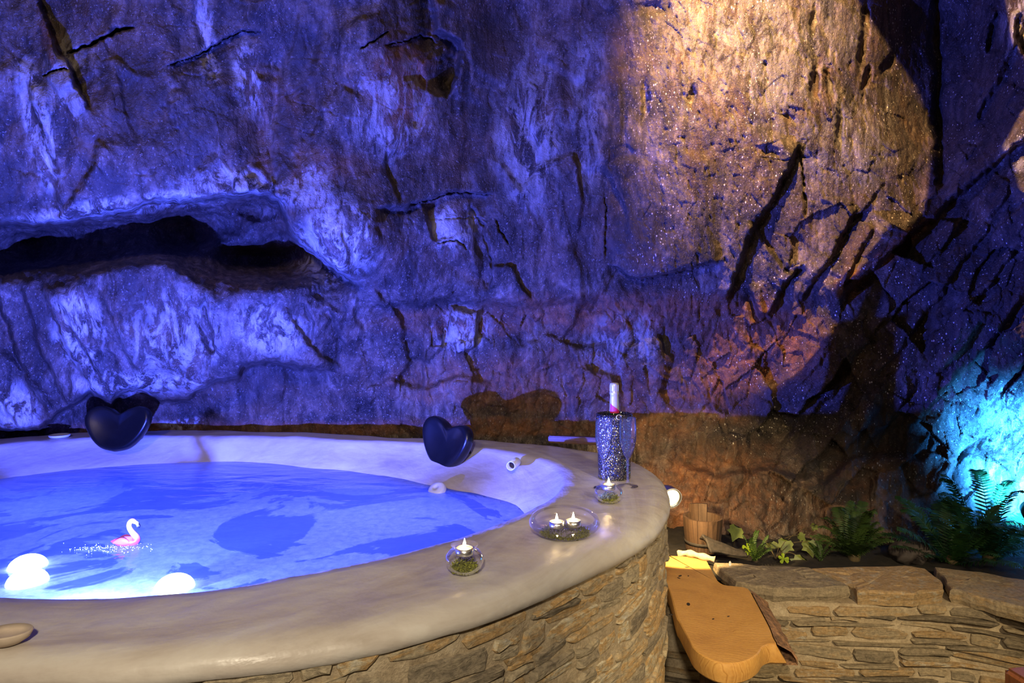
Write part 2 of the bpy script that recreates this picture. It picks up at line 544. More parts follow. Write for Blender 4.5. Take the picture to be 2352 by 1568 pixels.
def _hash(ix, iy, seed):
    n = (ix.astype(np.int64) * 374761393 + iy.astype(np.int64) * 668265263 + seed * 974711) & 0x7fffffff
    n = ((n ^ (n >> 13)) * 1274126177) & 0x7fffffff
    n = ((n ^ (n >> 15)) * 2246822519) & 0x7fffffff
    return (n ^ (n >> 16)) & 0x7fffffff


def perlin(x, y, seed=0):
    x0 = np.floor(x); y0 = np.floor(y)
    fx = x - x0; fy = y - y0
    ix = x0.astype(np.int64); iy = y0.astype(np.int64)
    u = fx * fx * fx * (fx * (fx * 6 - 15) + 10)
    v = fy * fy * fy * (fy * (fy * 6 - 15) + 10)

    def g(dx, dy):
        a = _hash(ix + dx, iy + dy, seed) * (2 * math.pi / 0x7fffffff)
        return np.cos(a) * (fx - dx) + np.sin(a) * (fy - dy)
    a = g(0, 0) * (1 - u) + g(1, 0) * u
    b = g(0, 1) * (1 - u) + g(1, 1) * u
    return (a * (1 - v) + b * v) * 1.5


def fbm(x, y, octs=5, seed=0, gain=0.5, ridged=False):
    s = 0; a = 1.0; tot = 0
    for i in range(octs):
        n = perlin(x, y, seed + i * 17)
        if ridged:
            n = 1 - 2 * np.abs(n)
        s = s + a * n
        tot += a
        a *= gain
        x = x * 2.03 + 5.2
        y = y * 2.03 + 1.7
    return s / tot


def facets(x, y, seed, tilt=1.0):
    """each Voronoi cell is a tilted flat chip; returns height and distance to the cell edge"""
    ix = np.floor(x).astype(np.int64); iy = np.floor(y).astype(np.int64)
    f1 = np.full(x.shape, 9.0); f2 = np.full(x.shape, 9.0); hgt = np.zeros(x.shape)
    for dx in (-1, 0, 1):
        for dy in (-1, 0, 1):
            cx = ix + dx; cy = iy + dy
            h1 = _hash(cx, cy, seed) / 0x7fffffff
            h2 = _hash(cx, cy, seed + 101) / 0x7fffffff
            h3 = _hash(cx, cy, seed + 202) / 0x7fffffff
            h4 = _hash(cx, cy, seed + 303) / 0x7fffffff
            ox = x - (cx + 0.15 + 0.7 * h1); oy = y - (cy + 0.15 + 0.7 * h2)
            d = ox * ox + oy * oy
            hh = (h3 - 0.5) + tilt * ((h4 - 0.5) * ox * 2 + (h1 * 7.3 % 1 - 0.5) * oy * 2)
            near = d < f1
            f2 = np.where(near, f1, np.minimum(f2, d))
            hgt = np.where(near, hh, hgt)
            f1 = np.where(near, d, f1)
    return hgt, np.sqrt(f2) - np.sqrt(f1)


def sstep(a, b, x):
    t = np.clip((x - a) / (b - a), 0, 1)
    return t * t * (3 - 2 * t)


# columns and rows: fine inside the frame, coarse beyond it
xs = np.concatenate([np.linspace(-900, -40, 90, endpoint=False), np.linspace(-40, 2400, 1040, endpoint=False), np.linspace(2400, 3400, 90)])
ys = np.concatenate([np.linspace(-900, -30, 90, endpoint=False), np.linspace(-30, 1060, 465, endpoint=False), np.linspace(1060, 1380, 110)])
PX, PY = np.meshgrid(xs, ys)
NR, NC = PX.shape

ctrl = np.array([
    (-900, -900, 1.7), (-900, 300, 1.8), (-900, 1000, 2.1), (-900, 1380, 2.3),
    (-300, -300, 2.1), (-300, 300, 2.2), (-300, 800, 2.5), (-300, 1100, 2.75),
    (0, 0, 2.45), (300, 0, 2.55), (300, 250, 2.62), (0, 300, 2.50), (300, 430, 2.66), (0, 500, 2.62), (150, -500, 2.2),
    (0, 720, 2.92), (300, 750, 2.95), (520, 760, 3.0), (300, 880, 3.02), (500, 850, 3.06), (60, 950, 3.03), (-60, 1000, 2.95),
    (650, 250, 2.80), (760, 540, 2.84), (800, 150, 2.78), (950, 60, 2.82), (1000, 330, 2.98), (1050, 550, 3.04), (700, -400, 2.4),
    (1100, 760, 3.18), (880, 760, 3.12), (900, 900, 3.26), (650, 940, 3.28), (350, 965, 3.26), (1000, 985, 3.24), (1200, 940, 3.28),
    (1150, 60, 3.06), (1250, 300, 3.08), (1400, 500, 3.08), (1500, 600, 3.06), (1500, 760, 3.24), (1400, 950, 3.32), (1300, -400, 2.6),
    (1500, 100, 3.0), (1600, 0, 2.98), (1700, 200, 3.0), (1900, 100, 3.12), (1750, 420, 3.08), (1900, 480, 3.18), (2050, 350, 3.28), (2040, 80, 3.32), (1900, -400, 2.6),
    (2150, 60, 3.62), (2155, 300, 3.52), (2160, 450, 3.36),
    (2250, 160, 3.32), (2352, 60, 3.05), (2352, 350, 2.95), (2260, 420, 3.05), (2210, 560, 3.08), (2352, 650, 2.86), (2100, 700, 3.10), (1960, 720, 3.24),
    (1750, 700, 3.24), (1700, 850, 3.32), (1700, 1080, 3.16), (1560, 1120, 3.2), (1880, 900, 3.28), (1900, 1150, 3.04), (2100, 950, 3.14), (2100, 1180, 2.96), (2352, 900, 2.96), (2352, 1150, 3.02),
    (2352, 1300, 2.9), (2000, 1350, 2.85), (1600, 1350, 2.90), (1000, 1200, 3.4), (400, 1200, 3.4), (2400, -400, 2.7),
    (3400, -900, 1.6), (3400, 300, 1.7), (3400, 1000, 1.8), (3400, 1380, 1.9), (2800, 400, 2.35), (2800, 1000, 2.4),
], float)


def tps(c, PXq, PYq):
    P = c[:, :2] / 500.0
    n = len(c)
    r = np.linalg.norm(P[:, None] - P[None], axis=2)
    K = np.where(r > 0, r * r * np.log(r + 1e-12), 0) + np.eye(n) * 0.004
    A = np.zeros((n + 3, n + 3))
    A[:n, :n] = K
    A[:n, n] = 1; A[:n, n + 1:] = P
    A[n, :n] = 1; A[n + 1:, :n] = P.T
    w = np.linalg.solve(A, np.concatenate([c[:, 2], [0, 0, 0]]))
    qx = PXq / 500.0; qy = PYq / 500.0
    out = w[n] + w[n + 1] * qx + w[n + 2] * qy
    for i in range(n):
        r2 = (qx - P[i, 0]) ** 2 + (qy - P[i, 1]) ** 2
        out = out + w[i] * 0.5 * r2 * np.log(r2 + 1e-12)
    return out


# base surface evaluated on a coarse grid, then resampled
gx = np.linspace(-900, 3400, 216); gy = np.linspace(-900, 1380, 116)
GX, GY = np.meshgrid(gx, gy)
Bc = tps(ctrl, GX, GY)


def bilinear(Z, X, Y):
    fx = (X - gx[0]) / (gx[1] - gx[0]); fy = (Y - gy[0]) / (gy[1] - gy[0])
    i = np.clip(np.floor(fx).astype(int), 0, len(gx) - 2); j = np.clip(np.floor(fy).astype(int), 0, len(gy) - 2)
    u = fx - i; v = fy - j
    return (Z[j, i] * (1 - u) + Z[j, i + 1] * u) * (1 - v) + (Z[j + 1, i] * (1 - u) + Z[j + 1, i + 1] * u) * v


D = bilinear(Bc, PX, PY)

# ragged coordinates for all cracks and ledges
WXs = PX + 9 * fbm(PX / 70, PY / 70, 4, 11) + 3 * perlin(PX / 14, PY / 14, 5)
WYs = PY + 9 * fbm(PX / 70, PY / 70, 4, 31) + 3 * perlin(PX / 14, PY / 14, 9)


def line_field(line, reach):
    """distance, side (left of travel positive) and position along a polyline inside a window"""
    L = np.array(line, float)
    x0, y0 = L.min(0) - reach; x1, y1 = L.max(0) + reach
    c0, c1 = np.searchsorted(xs, [x0, x1]); r0, r1 = np.searchsorted(ys, [y0, y1])
    sl = (slice(r0, r1), slice(c0, c1))
    X = WXs[sl]; Y = WYs[sl]
    best = np.full(X.shape, 1e9); side = np.ones(X.shape); pos = np.zeros(X.shape)
    seg = np.linalg.norm(np.diff(L, axis=0), axis=1); cum = np.concatenate([[0], np.cumsum(seg)]); tot = cum[-1]
    for i in range(len(L) - 1):
        ax, ay = L[i]; bx, by = L[i + 1]
        dx, dy = bx - ax, by - ay
        t = np.clip(((X - ax) * dx + (Y - ay) * dy) / (dx * dx + dy * dy), 0, 1)
        qx = X - ax - t * dx; qy = Y - ay - t * dy
        d = np.hypot(qx, qy)
        s = np.sign(dx * qy - dy * qx)
        m = d < best
        best = np.where(m, d, best)
        side = np.where(m, -s, side)
        pos = np.where(m, (cum[i] + t * seg[i]) / tot, pos)
    return sl, best, side, pos


def step(line, a_left, f_left, a_right, f_right, w=3.0, taper=0.12, p=1.3):
    """depth jump along a line: metres added on its left and right, fading with distance (pixels)"""
    sl, d, s, t = line_field(line, max(f_left, f_right) * 2.6)
    end = sstep(0, taper, t) * sstep(0, taper, 1 - t) if taper else 1.0
    g = 1 / (1 + np.exp(-np.clip(s * d / w, -30, 30)))
    D[sl] += end * (g * a_left * np.exp(-(d / f_left) ** p) + (1 - g) * a_right * np.exp(-(d / f_right) ** p))


def crack(line, depth, width, taper=0.15):
    sl, d, s, t = line_field(line, width * 4)
    end = sstep(0, taper, t) * sstep(0, taper, 1 - t)
    wv = width * (0.55 + 0.75 * np.abs(perlin(t * 9, t * 0 + 3.3, 77)))
    D[sl] += depth * end * np.exp(-(d / wv) ** 2)


def blob(cx, cy, rx, ry, amount, ang=0.0, p=2.0):
    a = math.radians(ang)
    m = max(rx, ry) * 2.6 + 30
    c0, c1 = np.searchsorted(xs, [cx - m, cx + m]); r0, r1 = np.searchsorted(ys, [cy - m, cy + m])
    sl = (slice(r0, r1), slice(c0, c1))
    X = WXs[sl] - cx; Y = WYs[sl] - cy
    u = (X * math.cos(a) + Y * math.sin(a)) / rx; v = (-X * math.sin(a) + Y * math.cos(a)) / ry
    D[sl] += amount * np.exp(-np.hypot(u, v) ** p)


# ---- large forms (left of travel direction: image y grows downwards)
# rounded boulder between hollow and centre
blob(770, 540, 190, 150, -0.16, 35, 2.2)
blob(330, 300, 330, 200, -0.10, 0, 2.4)
blob(880, 200, 150, 190, -0.10, 10, 2.4)
blob(300, 750, 230, 130, -0.13, 15, 2.4)
blob(620, 740, 140, 120, -0.07, 30, 2.4)
# the hollow
blob(540, 560, 185, 80, 0.36, 12, 5)
blob(250, 555, 270, 50, 0.24, -6, 5)
blob(-60, 580, 220, 60, 0.20, 0, 5)
blob(590, 480, 60, 24, 0.22, 5, 3)
blob(600, 600, 110, 34, 0.20, 5, 3)
# overhang edge above the hollow
S1 = [(-400, 545), (-150, 525), (0, 515), (120, 517), (200, 500), (300, 482), (345, 462), (450, 458), (540, 450), (620, 447), (645, 470), (660, 530), (690, 562), (740, 595), (790, 632), (840, 668)]
step(S1, -0.08, 120, 0.38, 60, 2.0, 0.06)
# crest of the lower mound
step([(60, 680), (120, 655), (250, 606), (330, 592), (400, 600), (450, 645), (500, 672), (570, 652), (690, 650)], 0.05, 40, -0.05, 60, 9, 0.1)
# lower lip of the mound, hollow behind the headrest
step([(-100, 990), (90, 985), (205, 900), (255, 928), (268, 908), (300, 890), (335, 902), (375, 916), (435, 915), (480, 880), (545, 868), (560, 840), (620, 832), (690, 842), (780, 850)], -0.10, 90, 0.19, 70, 2.0, 0.08)
# slanted strata at the far left
for k, (xa, ya, xb, yb, am) in enumerate([(-20, 640, 120, 985, 0.05), (40, 640, 175, 970, 0.04), (90, 640, 215, 905, 0.05), (-60, 800, 60, 1000, 0.04), (120, 660, 260, 900, 0.03), (230, 660, 330, 880, 0.025), (430, 660, 520, 830, 0.03)]):
    mx, my = (xa + xb) / 2 - 8, (ya + yb) / 2 + 10
    step([(xa, ya), (mx, my), (xb, yb)], -am * 0.6, 30, am, 26, 2, 0.2)
# upper left fissures
step([(70, -40), (110, 60), (135, 122), (158, 142), (168, 192), (190, 222), (212, 270)], 0.05, 40, -0.05, 60, 2, 0.2)
crack([(150, 125), (190, 108), (225, 95), (265, 72), (315, 58)], 0.09, 3.9)
crack([(92, 176), (125, 162), (158, 160)], 0.05, 2.2)
step([(375, 158), (440, 130), (490, 106), (530, 86), (560, 70), (612, 80)], -0.015, 50, 0.035, 24, 2, 0.15)
crack([(375, 158), (440, 130), (490, 106), (530, 86), (560, 70), (612, 80)], 0.05, 1.7)
step([(60, 180), (100, 300), (130, 420), (125, 500)], -0.03, 50, 0.02, 40, 4)
step([(230, 310), (215, 380), (170, 450), (120, 515)], -0.03, 40, 0.02, 50, 3)
step([(385, 230), (405, 290), (412, 300)], -0.012, 20, 0.02, 12, 2)
step([(655, 120), (640, 220), (622, 320), (640, 440)], 0.0, 30, 0.05, 30, 4)
step([(740, 60), (720, 160), (735, 260), (712, 330), (690, 400)], -0.02, 50, 0.03, 40, 4)
step([(560, 380), (600, 400), (640, 440)], -0.02, 30, 0.02, 30, 3)
step([(850, 660), (900, 700), (930, 760), (940, 830), (900, 900)], 0.03, 40, -0.03, 50, 3)
step([(650, 690), (690, 760), (740, 820), (800, 850)], 0.025, 30, -0.025, 40, 3)
step([(1180, 800), (1260, 770), (1330, 800), (1400, 780)], 0.03, 36, -0.03, 40, 3)
step([(1290, 900), (1340, 840), (1400, 860), (1440, 930)], 0.03, 30, -0.03, 40, 3)
step([(820, 900), (900, 870), (980, 890), (1060, 860), (1140, 880)], 0.03, 36, -0.03, 40, 3)
step([(1500, 760), (1540, 820), (1520, 900), (1560, 960)], 0.03, 30, -0.03, 40, 3)
# nose of rock, top centre
step([(980, -60), (998, 40), (1000, 72), (1048, 95), (1062, 118), (1046, 165), (1030, 230)], -0.03, 60, 0.15, 70, 2.5, 0.1)
crack([(830, 112), (862, 92), (895, 72)], 0.05, 1.7)
step([(880, 104), (920, 96), (965, 80), (990, 92), (1010, 110)], -0.01, 40, 0.03, 20, 2)
crack([(880, 104), (920, 96), (965, 80), (990, 92), (1010, 110)], 0.05, 1.6)
step([(960, 130), (975, 180), (985, 240), (960, 300)], -0.01, 40, 0.03, 30, 3)
# block with square cracks in the centre
step([(860, 474), (925, 478), (975, 462), (1010, 448), (1060, 440), (1095, 446), (1138, 447)], -0.03, 60, 0.06, 50, 2, 0.12)
crack([(925, 478), (975, 462), (1010, 448), (1060, 440), (1095, 446), (1138, 447)], 0.07, 2.2)
step([(972, 468), (990, 520), (1002, 562)], 0.03, 40, -0.03, 50, 2)
step([(1078, 462), (1092, 500), (1112, 522), (1122, 580), (1132, 610), (1118, 672)], -0.03, 40, 0.05, 28, 2)
crack([(1078, 462), (1092, 500), (1112, 522), (1122, 580), (1132, 610), (1118, 672)], 0.05, 3.3)
crack([(1000, 562), (1050, 551), (1075, 572)], 0.04, 1.7)
crack([(1142, 500), (1146, 530), (1168, 562)], 0.05, 1.9)
crack([(980, 505), (1040, 500), (1120, 505)], 0.02, 1.6)
step([(1115, 612), (1180, 612), (1195, 650), (1225, 690)], 0.02, 30, -0.02, 40, 2)
# centre striations bottom edge / belt of clay below
step([(830, 690), (930, 702), (1060, 690), (1200, 702), (1320, 690), (1400, 690)], -0.02, 60, 0.06, 60, 5, 0.1)
step([(1395, 605), (1418, 616), (1440, 634), (1476, 640), (1530, 630), (1600, 614), (1668, 598)], -0.05, 70, 0.08, 45, 2, 0.12)
crack([(1395, 605), (1418, 616), (1440, 634), (1476, 640), (1530, 630), (1600, 614), (1668, 598)], 0.06, 2.8)
crack([(1390, 440), (1392, 520), (1390, 600)], 0.05, 1.7)
# chips in the belt
step([(940, 770), (945, 818), (982, 832), (1014, 802), (1016, 738)], -0.02, 30, 0.03, 30, 2)
step([(1025, 790), (1034, 706), (1098, 714), (1090, 800), (1040, 812)], 0.03, 25, -0.05, 40, 2)
step([(700, 690), (722, 740), (715, 800)], -0.02, 25, 0.04, 20, 2)
step([(755, 700), (775, 760), (795, 800), (800, 830)], -0.02, 25, 0.05, 18, 2)
step([(470, 690), (480, 740), (500, 810)], -0.02, 25, 0.06, 20, 2)
# right: great diagonal ridge and shards
step([(1838, 325), (1806, 395), (1758, 480), (1722, 550), (1692, 620), (1670, 700)], 0.055, 34, -0.06, 90, 2.0, 0.08)
crack([(1838, 335), (1846, 420), (1848, 510)], 0.06, 2.8)
crack([(1740, 362), (1790, 366), (1870, 358)], 0.02, 1.6)
step([(1715, 500), (1760, 560), (1800, 620), (1850, 640)], 0.03, 30, -0.02, 40, 3)
step([(1972, 470), (1925, 560), (1880, 632), (1840, 700)], 0.035, 26, -0.05, 80, 2.0, 0.1)
step([(1848, 600), (1800, 660), (1768, 726), (1740, 722), (1715, 650)], 0.06, 18, -0.05, 50, 2, 0.1)
step([(2010, 520), (1970, 580), (1940, 650)], 0.05, 30, -0.03, 40, 2)
# upper right pits
for (x, y, rx, ry, dp, an) in [(1872, 190, 10, 40, 0.06, 8), (1905, 190, 7, 34, 0.05, -10), (1980, 120, 9, 46, 0.05, 5), (1992, 180, 8, 30, 0.05, 12), (1990, 40, 8, 30, 0.05, 0), (1870, 50, 8, 34, 0.05, 6), (1815, 270, 20, 10, 0.022, 40), (1760, 345, 30, 12, 0.022, 20), (1930, 300, 8, 36, 0.05, 0), (1590, 220, 9, 22, 0.05, 10), (1480, 230, 8, 40, 0.04, 5), (1500, 20, 36, 16, 0.025, 0), (2040, 150, 12, 22, 0.05, 30)]:
    blob(x, y, rx, ry, dp, an, 3)
# inner corner and the right-hand rock mass
crack([(2146, -100), (2154, 150), (2156, 300), (2162, 440)], 0.10, 14.0, 0.05)
step([(2420, 280), (2330, 340), (2240, 415), (2150, 492), (2080, 552), (2000, 622), (1950, 662), (1900, 720)], 0.03, 30, -0.10, 110, 3, 0.08)
step([(2400, -40), (2330, 100), (2290, 190), (2230, 300)], 0.03, 50, -0.05, 60, 3)
step([(2290, 20), (2270, 70), (2262, 120)], 0.05, 30, -0.05, 30, 2)
step([(2352, 130), (2330, 80), (2340, 20)], -0.05, 20, 0.04, 30, 2)
for (xa, ya, ln, am) in [(2250, 450, 250, 0.05), (2310, 470, 300, 0.055), (2352, 540, 260, 0.06), (2200, 620, 230, 0.05), (2380, 640, 300, 0.07), (2280, 700, 240, 0.05), (2140, 700, 240, 0.045), (2060, 690, 230, 0.045), (2390, 780, 300, 0.06), (2220, 820, 240, 0.05), (2000, 780, 260, 0.045), (2120, 860, 240, 0.045), (1930, 760, 200, 0.04), (2330, 420, 120, 0.05), (1900, 900, 200, 0.035), (2040, 900, 220, 0.04)]:
    xb, yb = xa - ln * 0.62, ya + ln * 0.78
    step([(xa, ya), ((xa + xb) / 2 + 8, (ya + yb) / 2 + 4), (xb, yb)], am * 0.42, 24, -am * 0.55, 46, 2, 0.3)
# stone under the right-hand mass
step([(1870, 1120), (1960, 1050), (2060, 1045), (2140, 1060)], 0.05, 50, -0.05, 50, 4)
step([(1560, 1060), (1640, 1090), (1760, 1080), (1850, 1100)], 0.04, 40, -0.04, 50, 4)

# ---- weathering: striations, chips, roughness
right = sstep(1820, 2050, PX + 0.35 * (PY - 300)) * sstep(330, 560, PY + 0.25 * (PX - 2050))
belt = sstep(660, 720, PY + 10 * perlin(PX / 90, PY / 90, 60)) * sstep(760, 1000, PX)
warm = sstep(1400, 1560, PX) * (1 - right)
rough_zone = np.clip(0.16 + 0.85 * belt + 0.75 * right + 0.18 * warm, 0, 1.1)
lean = np.where(PX < 900, 0.22 * (1 - sstep(400, 900, PX)), 0)
u = PX - lean * PY
# broad folds
D += 0.055 * fbm(u / 230, PY / 330, 3, 81, 0.45) * (1 - 0.4 * warm)
fold = fbm(u / 95 + 0.6 * perlin(PX / 150, PY / 150, 2), PY / 420, 3, 47, 0.5, True)
D -= 0.012 * fold * (1 - right) * (1 - 0.7 * belt)
strv = fbm(u / 30 + 2 * perlin(PX / 200, PY / 200, 3), PY / 260, 5, 41, 0.55, True)
D -= (0.003 + 0.003 * warm) * strv * (1 - right) * (1 - 0.6 * belt)
ud = PX * 0.78 + PY * 0.62; vd = -PX * 0.62 + PY * 0.78
strd = fbm(ud / 55, vd / 170, 4, 43, 0.5, True)
D -= 0.012 * strd * right
wx = PX + 22 * fbm(PX / 120, PY / 120, 3, 71); wy = PY + 22 * fbm(PX / 120, PY / 120, 3, 72)
h, e = facets((wx - lean * wy) / 110, wy / 190, 5, 1.2)
D += h * 0.06 * (0.35 + 0.65 * rough_zone) * (1 - right) * (1 - 0.6 * warm) * sstep(0.0, 0.22, e)
h, e = facets((wx * 0.78 + wy * 0.62) / 85, (-wx * 0.62 + wy * 0.78) / 140, 8, 1.2)
D += h * 0.085 * right
h, e = facets((wx - lean * wy) / 40, wy / 66, 15, 1.3)
D += h * 0.020 * rough_zone
h, e = facets(wx / 15, wy / 30, 25, 1.3)
D += h * 0.007 * np.clip(rough_zone, 0.12, 1)
D += 0.005 * fbm(PX / 22, PY / 30, 4, 91, 0.6) * (0.35 + rough_zone)
# pitted, fibrous skin in the lamp-lit zone
pit = fbm(PX / 13, PY / 34, 3, 151, 0.55)
D += 0.012 * sstep(0.15, 0.5, pit) * warm
# hairline cracks in the blue zone
cr = np.abs(fbm(wx / 190, wy / 130, 3, 131))
D += 0.006 * np.exp(-(cr / 0.010) ** 2) * sstep(0.05, 0.3, fbm(PX / 170, PY / 170, 2, 7)) * (1 - warm) * (1 - right)
grain = np.clip(0.12 + 0.75 * warm * (1 - 0.7 * belt) + 0.95 * right + 0.1 * belt, 0, 1) * (1 - 0.7 * sstep(1000, 1080, PY))

# ---- patches of rock colour, some painted in as light and shade
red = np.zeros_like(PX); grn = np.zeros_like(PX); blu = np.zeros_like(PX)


PN = 0.25 * fbm(PX / 60, PY / 60, 3, 19)


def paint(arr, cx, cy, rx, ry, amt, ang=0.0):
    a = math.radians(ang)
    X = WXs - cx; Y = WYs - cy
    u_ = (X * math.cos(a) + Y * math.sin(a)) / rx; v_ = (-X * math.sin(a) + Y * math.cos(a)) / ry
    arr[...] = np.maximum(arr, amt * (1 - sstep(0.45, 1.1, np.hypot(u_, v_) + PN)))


for a in [(1480, 720, 420, 60, 0.9), (1750, 790, 190, 130, 1.0), (1250, 880, 420, 80, 0.6), (1650, 880, 140, 120, 0.9), (1650, 1130, 230, 150, 0.85), (1500, 960, 180, 100, 0.6), (1080, 740, 260, 40, 0.5), (920, 190, 90, 130, 0.75), (2060, 570, 150, 22, 1.0, -40), (1200, 980, 500, 26, 0.7), (600, 985, 700, 22, 0.6), (700, 380, 160, 60, 0.4), (1950, 1150, 260, 140, 0.5), (1960, 650, 60, 40, 0.8, -40), (640, 300, 60, 140, 0.35), (120, 110, 20, 130, 0.5, -20)]:
    paint(red, *a)  # clay; the low strip above the rim also paints in its brown shadow
for a in [(90, 290, 40, 190, 1.0, -14), (300, 470, 320, 26, 0.9, -8), (520, 420, 140, 40, 0.9), (480, 130, 26, 190, 0.9, -8), (770, 560, 110, 120, 1.0, 35), (400, 760, 140, 120, 0.7), (180, 760, 70, 120, 0.9, -14), (30, 930, 60, 80, 1.2, -30), (1040, 520, 60, 70, 0.9), (620, 760, 110, 70, 0.8, 20), (300, 880, 200, 34, 0.9), (570, 180, 40, 110, 0.8, -10), (1210, 300, 90, 220, 0.6), (1350, 260, 50, 240, 0.45), (900, 250, 110, 140, 0.6), (1060, 760, 70, 70, 0.9), (1750, 120, 300, 230, 0.28), (1950, 300, 180, 160, 0.25), (2340, 1050, 130, 170, 1.0), (2340, 60, 60, 80, 0.8), (2330, 350, 50, 60, 0.7), (150, 200, 60, 140, 0.5), (1440, 790, 110, 90, 0.5), (420, 975, 60, 16, 1.2), (700, 430, 90, 60, 0.7)]:
    paint(grn, *a)  # pale crust, in part brightening painted in for lamplight
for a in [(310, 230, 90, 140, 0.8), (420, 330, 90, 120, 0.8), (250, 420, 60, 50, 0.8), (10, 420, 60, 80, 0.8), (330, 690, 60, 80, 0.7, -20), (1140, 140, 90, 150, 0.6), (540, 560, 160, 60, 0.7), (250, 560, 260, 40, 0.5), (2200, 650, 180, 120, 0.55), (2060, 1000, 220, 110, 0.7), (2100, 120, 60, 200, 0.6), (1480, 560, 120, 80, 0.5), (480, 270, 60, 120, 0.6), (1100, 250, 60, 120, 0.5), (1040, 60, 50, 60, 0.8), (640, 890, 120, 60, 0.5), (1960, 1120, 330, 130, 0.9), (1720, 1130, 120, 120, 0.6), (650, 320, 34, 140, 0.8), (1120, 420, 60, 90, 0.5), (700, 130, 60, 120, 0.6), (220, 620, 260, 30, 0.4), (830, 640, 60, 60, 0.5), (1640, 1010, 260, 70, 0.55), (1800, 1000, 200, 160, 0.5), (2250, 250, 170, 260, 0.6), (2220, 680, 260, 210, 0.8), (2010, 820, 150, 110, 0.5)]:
    paint(blu, *a)  # dark rock; patches on bed, hollow and right wall are painted shade

RX = (PX - CX) / F * D; RZ = CAMZ - (PY - HY) / F * D
co = np.stack([RX, D, RZ], axis=-1).reshape(-1, 3).astype(np.float32)
ii = np.arange(NR * NC).reshape(NR, NC)
quads = np.stack([ii[:-1, :-1], ii[1:, :-1], ii[1:, 1:], ii[:-1, 1:]], axis=-1).reshape(-1, 4).astype(np.int32)
me = bpy.data.meshes.new('rock_face')
me.vertices.add(len(co)); me.vertices.foreach_set('co', co.ravel())
me.loops.add(quads.size); me.loops.foreach_set('vertex_index', quads.ravel())
me.polygons.add(len(quads))
me.polygons.foreach_set('loop_start', np.arange(0, quads.size, 4, dtype=np.int32))
me.polygons.foreach_set('use_smooth', np.ones(len(quads), dtype=bool))
me.update(calc_edges=True)
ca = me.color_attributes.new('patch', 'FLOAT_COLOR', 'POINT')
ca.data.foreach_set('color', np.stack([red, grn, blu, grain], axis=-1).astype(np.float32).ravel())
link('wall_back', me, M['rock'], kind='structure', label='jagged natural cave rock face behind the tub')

# ================================================================== TUB
TC = Vector((-0.9, 2.15))


def polar(points):
    pr = sorted((math.atan2(y - TC.y, x - TC.x), math.hypot(x - TC.x, y - TC.y)) for x, y in points)
    A = np.array([p[0] for p in pr]); R = np.array([p[1] for p in pr])
    A3 = np.concatenate([A - 2 * math.pi, A, A + 2 * math.pi]); R3 = np.concatenate([R, R, R])
    q = np.linspace(-math.pi, math.pi, 361)[:-1]
    r = np.interp(q, A3, R3)
    k = np.hanning(19); k /= k.sum()
    return np.convolve(np.concatenate([r[-40:], r, r[:40]]), k, 'same')[40:-40]


OUT = polar([(-.836, 1.095), (-.56, 1.105), (-.196, 1.225), (.12, 1.495), (.385, 1.83), (.487, 2.13), (.51, 2.33), (.49, 2.52), (.385, 2.72), (.044, 2.93), (-.53, 3.05), (-1.165, 3.2), (-1.78, 3.24), (-2.27, 3.06), (-2.6, 2.4), (-2.3, 1.65), (-1.7, 1.22), (-1.25, 1.12)])
INN = polar([(-.874, 1.335), (-.668, 1.355), (-.443, 1.455), (-.241, 1.598), (-.085, 1.745), (.061, 1.955), (.165, 2.2), (.16, 2.45), (.03, 2.66), (-.227, 2.82), (-.71, 2.94), (-1.31, 3.04), (-1.8, 3.04), (-2.16, 2.86), (-2.4, 2.4), (-2.1, 1.7), (-1.6, 1.42), (-1.1, 1.345)])
WAT = polar([(-.874, 1.36), (-.668, 1.39), (-.443, 1.50), (-.30, 1.66), (-.14, 1.80), (.0, 2.0), (.06, 2.2), (-.06, 2.42), (-.286, 2.56), (-.55, 2.75), (-.87, 2.88), (-1.556, 2.955), (-2.01, 2.69), (-2.28, 2.4), (-2.02, 1.75), (-1.55, 1.46), (-1.1, 1.37)])
QA = np.linspace(-math.pi, math.pi, 361)[:-1]
NA = 360


def ring_xy(R, k):
    a = QA[k]
    return TC.x + R * math.cos(a), TC.y + R * math.sin(a)


tub = thing('hot_tub', 'round plastered hot tub with a wide beige rim and rubble stone side', 'hot tub', (TC.x, TC.y, 0))


def to_tub(o):
    o.location = Vector(o.location) - tub.location
    o.parent = tub
    return o


rings = []
for kind, a, z in [('o', -0.035, 0.835), ('o', -0.012, 0.842), ('o', 0.004, 0.852), ('o', 0.006, 0.868), ('o', -0.004, 0.884), ('o', -0.022, 0.896), ('o', -0.05, 0.900)]:
    rings.append([(OUT[k] + a, z) for k in range(NA)])
for f_ in (0.3, 0.5, 0.7, 0.9):
    rings.append([((OUT[k] - 0.05) * (1 - f_) + (INN[k] + 0.02) * f_, 0.900) for k in range(NA)])
rings.append([(INN[k] + 0.008, 0.897) for k in range(NA)])
rings.append([(INN[k] - 0.003, 0.888) for k in range(NA)])
for f_, z in ((0.12, 0.872), (0.3, 0.852), (0.6, 0.828), (1.0, 0.800), (1.25, 0.76), (1.6, 0.68)):
    rings.append([(INN[k] * (1 - f_) + WAT[k] * f_ - 0.004, z) for k in range(NA)])
for m_, z in ((0.86, 0.5), (0.80, 0.33), (0.70, 0.24), (0.5, 0.2), (0.2, 0.19)):
    rings.append([(WAT[k] * m_, z) for k in range(NA)])
vv, ff = [], []
rr = np.array([[p[0] for p in r] for r in rings]); zz = np.array([[p[1] for p in r] for r in rings])
aa = np.tile(QA, (len(rings), 1))
wob = fbm(np.cos(aa) * rr * 6, np.sin(aa) * rr * 6, 3, 5)
zz = zz + 0.0045 * wob
rr = rr + 0.006 * fbm(np.cos(aa) * 5 + 9, np.sin(aa) * 5 + zz * 6, 3, 15)
